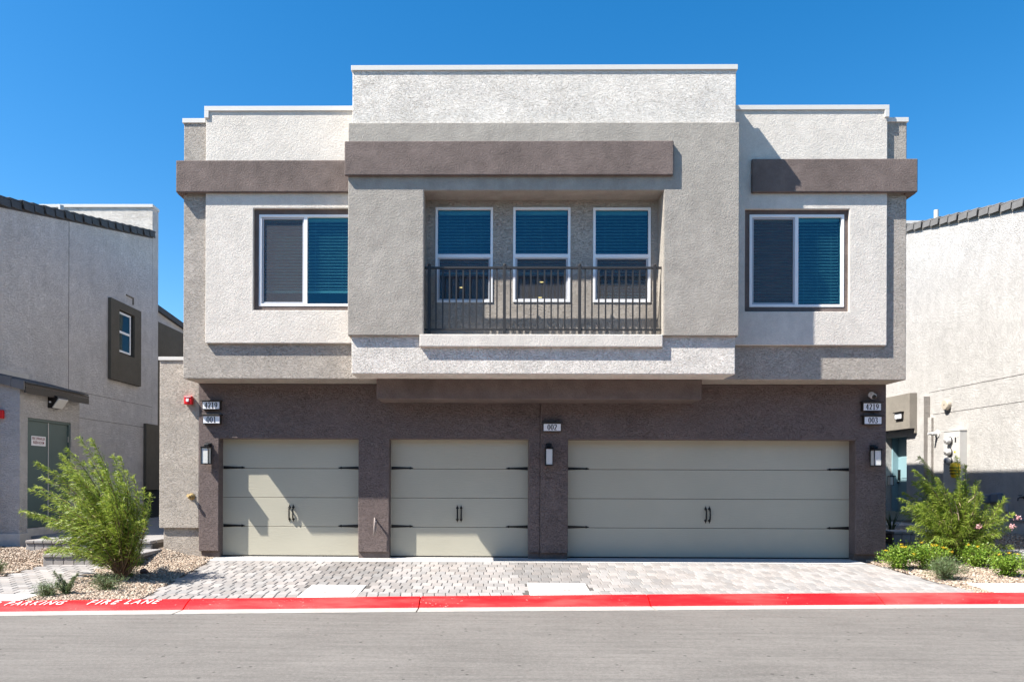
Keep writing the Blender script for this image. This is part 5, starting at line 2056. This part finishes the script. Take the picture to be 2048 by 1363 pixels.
    for (ax, ay, bx_, by_) in bare:
        A, B = PY(ax, ay, Yb - .2), PY(bx_, by_, Yb - .15)
        MB().tube([(A[0], Yb - .2, A[1]), ((A[0] + B[0]) / 2 + .01, Yb - .18, (A[1] + B[1]) / 2), (B[0], Yb - .15, B[1])], [.009, .007, .004], 6).build('bare_twig', M['bark_pale'], root)
    return root


bp = G(243, 1160)
tipsL = [(158, 873, .1), (182, 877, .0), (134, 896, -.1), (123, 908, .25), (73, 925, -.25), (180, 921, -.35), (120, 927, .3), (59, 978, -.1), (72, 972, .2),
         (85, 953, .35), (89, 1011, -.3), (41, 1020, 0), (70, 1030, .25), (87, 1074, -.2), (103, 1094, .15), (92, 1103, -.4), (226, 911, .1), (240, 912, -.2),
         (252, 940, .25), (266, 952, -.05), (287, 975, .1), (300, 987, -.1), (296, 1012, .3), (289, 1040, -.25), (283, 1070, .1), (276, 1100, -.2), (205, 940, -.4), (100, 1045, -.4),
         (150, 950, -.45), (215, 980, -.5), (245, 1010, -.5)]
willow('willow_shrub', 'large wind blown green willow leaved shrub left of the garage, on gravel', tuple(bp), tipsL, bp.y, 36000, (236, 1110), 170)
bp2 = G(1907, 1122)
tipsR = [(1839, 913, .1), (1829, 940, -.1), (1826, 963, .25), (1800, 996, -.2), (1808, 985, .3), (1806, 1014, .0), (1803, 1023, .35), (1815, 1056, -.3), (1914, 913, -.05),
         (1931, 930, .2), (1875, 955, -.3), (1850, 960, .35), (1930, 960, .1), (1960, 985, -.1), (1975, 1010, .3), (2011, 996, 0), (2000, 1020, -.3), (2028, 1026, .2),
         (2024, 1053, -.15), (2026, 1093, .1), (1990, 1060, .3), (1985, 1090, -.3), (1835, 1075, .2), (1850, 1090, -.35), (1960, 1095, -.4)]
willow('willow_shrub', 'tall green willow leaved shrub with pink blossoms before the right house', tuple(bp2), tipsR, bp2.y, 27000, (1905, 1080), 120,
       flowers=((2036, 1034, .1), (2024, 1052, -.2), (1957, 1052, -.3), (1948, 1112, -.4)), bare=((1918, 1040, 1909, 1000), (1936, 1036, 1948, 1020), (1935, 1005, 1951, 989)))


def clump(name, lab, cat, px, py, rx, ry, h, n, mat, lsz=(.02, .038), wsz=(.014, .026), group=None, flowers=0, fmat=None, stemn=24):
    """low mounded plant centred at a photo position; rx ry radii in metres"""
    b = G(px, py)
    root = thing(name, lab, cat, b, group)
    st = MB()
    P, D = [], []
    for k in range(stemn):
        a = rng.uniform(0, 2 * math.pi)
        e = rng.uniform(.25, 1.0)
        tip = np.array([math.cos(a) * rx * e, math.sin(a) * ry * e, h * (1 - .55 * e * e) * rng.uniform(.75, 1.1)])
        st.tube([np.array(b), np.array(b) + tip * .5 + [0, 0, h * .15], np.array(b) + tip], [.007, .004, .002], 4, cap=False)
        m_ = n // stemn
        t = rng.random(m_) ** .6
        mid = tip * .5 + np.array([0, 0, h * .15])
        Q = np.array([bez(np.zeros(3), mid, tip, q) for q in t]) + rng.normal(0, .035 + .02 * rx, (m_, 3))
        Q[:, 2] = np.maximum(Q[:, 2], .01)
        P.append(Q + np.array(b))
        D.append(Q / (np.linalg.norm(Q, axis=1, keepdims=True) + 1e-6) * .8 + rng.normal(0, .6, (m_, 3)))
    st.build('stems', M['bark'], root)
    P, D = np.concatenate(P), np.concatenate(D)
    V, F = leaves(P, D, rng.uniform(*lsz, len(P)), rng.uniform(*wsz, len(P)), .3)
    o = fast_mesh('foliage', V, F, mat, root)
    o['kind'] = 'stuff'
    for k in range(flowers):
        a = rng.uniform(0, 2 * math.pi)
        e = rng.uniform(0, .95)
        c = np.array(b) + np.array([math.cos(a) * rx * e, -abs(math.sin(a)) * ry * e, h * (1 - .5 * e * e) + rng.uniform(-.02, .05)])
        q = 30
        Pp = rng.normal(0, .014, (q, 3)) * np.array([1, 1, .5]) + c
        V, F = leaves(Pp, rng.normal(0, .5, (q, 3)) + np.array([0, -.3, .8]), rng.uniform(.008, .015, q), rng.uniform(.008, .013, q), .1)
        fast_mesh('blossom', V, F, fmat, root)
    return root


LG = 'yellow lantana clumps in the right bed'
clump('lantana', 'bright green lantana with yellow flowers nearest the garage wall corner', 'flowering plant', 1797, 1136, .36, .3, .40, 2600, M['leaf_lantana'], group=LG, flowers=4, fmat=M['petal_yellow'])
clump('lantana', 'lantana clump with orange yellow flowers at the foot of the right willow shrub', 'flowering plant', 1858, 1138, .44, .32, .42, 3000, M['leaf_lantana'], group=LG, flowers=7, fmat=M['petal_yellow'])
clump('lantana', 'shaded lantana clump right of the right shrub trunk', 'flowering plant', 1955, 1132, .40, .3, .38, 2400, M['leaf_lantana'], group=LG, flowers=2, fmat=M['petal_yellow'])
clump('lantana', 'lantana clump with small yellow flowers at the right frame edge', 'flowering plant', 2012, 1150, .40, .3, .32, 2400, M['leaf_lantana'], group=LG, flowers=4, fmat=M['petal_yellow'])
clump('rosemary', 'round grey green rosemary clump at the gravel edge right of the garage', 'plant', 1893, 1157, .36, .24, .33, 4200, M['leaf_rosemary'], (.03, .055), (.004, .007), stemn=40)
clump('trailing_plant', 'pale grey leaved plant with white blooms at the far right edge', 'plant', 2046, 1138, .18, .2, .26, 900, M['leaf_grey'], flowers=6, fmat=M['petal_white'])
clump('rosemary', 'low dark rosemary mat beside the left footpath', 'plant', 96, 1190, .20, .12, .14, 1800, M['leaf_rosemary'], (.02, .035), (.004, .007), stemn=24)
clump('rosemary', 'sparse grey green rosemary at the foot of the left shrub', 'plant', 214, 1178, .30, .2, .20, 2000, M['leaf_rosemary'], (.025, .045), (.003, .006), stemn=34)
clump('trailing_plant', 'small light green sprout behind the left shrub trunk', 'plant', 252, 1152, .24, .18, .42, 1500, M['leaf_lantana'])
clump('low_plant', 'tiny green plant at the left frame edge on gravel', 'plant', -2, 1148, .14, .1, .18, 500, M['leaf_rosemary'], (.03, .05), (.005, .009))

# upright juniper like plant with leaning spires
b = G(133, 1186)
root = thing('juniper', 'small dark juniper with leaning spires beside the left footpath', 'plant', b)
P, D = [], []
st = MB()
for (tx, ty, q) in ((108, 1142, 0), (120, 1148, .05), (155, 1146, .05), (148, 1152, -.05), (112, 1165, -.05), (140, 1165, .0), (128, 1160, .1)):
    X, Z = PY(tx, ty, b.y + q)
    tip = np.array([X, b.y + q, Z])
    st.tube([np.array(b), (np.array(b) + tip) / 2 + [0, 0, .02], tip], [.008, .005, .002], 5, cap=False)
    n = 420
    t = rng.random(n)
    Q = np.array(b)[None] * (1 - t)[:, None] + tip[None] * t[:, None] + rng.normal(0, .018, (n, 3)) * (1.4 - t)[:, None]
    P.append(Q); D.append(rng.normal(0, .7, (n, 3)) + (tip - np.array(b))[None] * 1.5)
st.build('stems', M['bark'], root)
P, D = np.concatenate(P), np.concatenate(D)
V, F = leaves(P, D, rng.uniform(.018, .03, len(P)), rng.uniform(.004, .007, len(P)), .1)
fast_mesh('foliage', V, F, M['leaf_rosemary'], root)['kind'] = 'stuff'

# dark strappy plant in the shade by the right corner
b = G(1783, 1082)
root = thing('yucca', 'dark strappy leaved plant in shade at the right house corner', 'plant', b)
m = MB()
for k in range(34):
    a = rng.uniform(0, 2 * math.pi); L = rng.uniform(.35, .6); e = rng.uniform(.1, .8)
    d = Vector((math.cos(a) * e, math.sin(a) * e, 1)).normalized()
    s_ = Vector((-math.sin(a), math.cos(a), 0)) * .008
    p0 = Vector(b); p1_ = p0 + d * L * .6; p2 = p0 + d * L + Vector((0, 0, -.12 * e))
    m.add([p0 - s_, p0 + s_, p1_ + s_, p1_ - s_, p2 + s_ * .1, p2 - s_ * .1], [(0, 1, 2, 3), (3, 2, 4, 5)])
m.build('blades', M['leaf_dark'], root)['kind'] = 'stuff'

print('pavers', len(plist), 'path', npath, 'objects', len(bpy.data.objects))
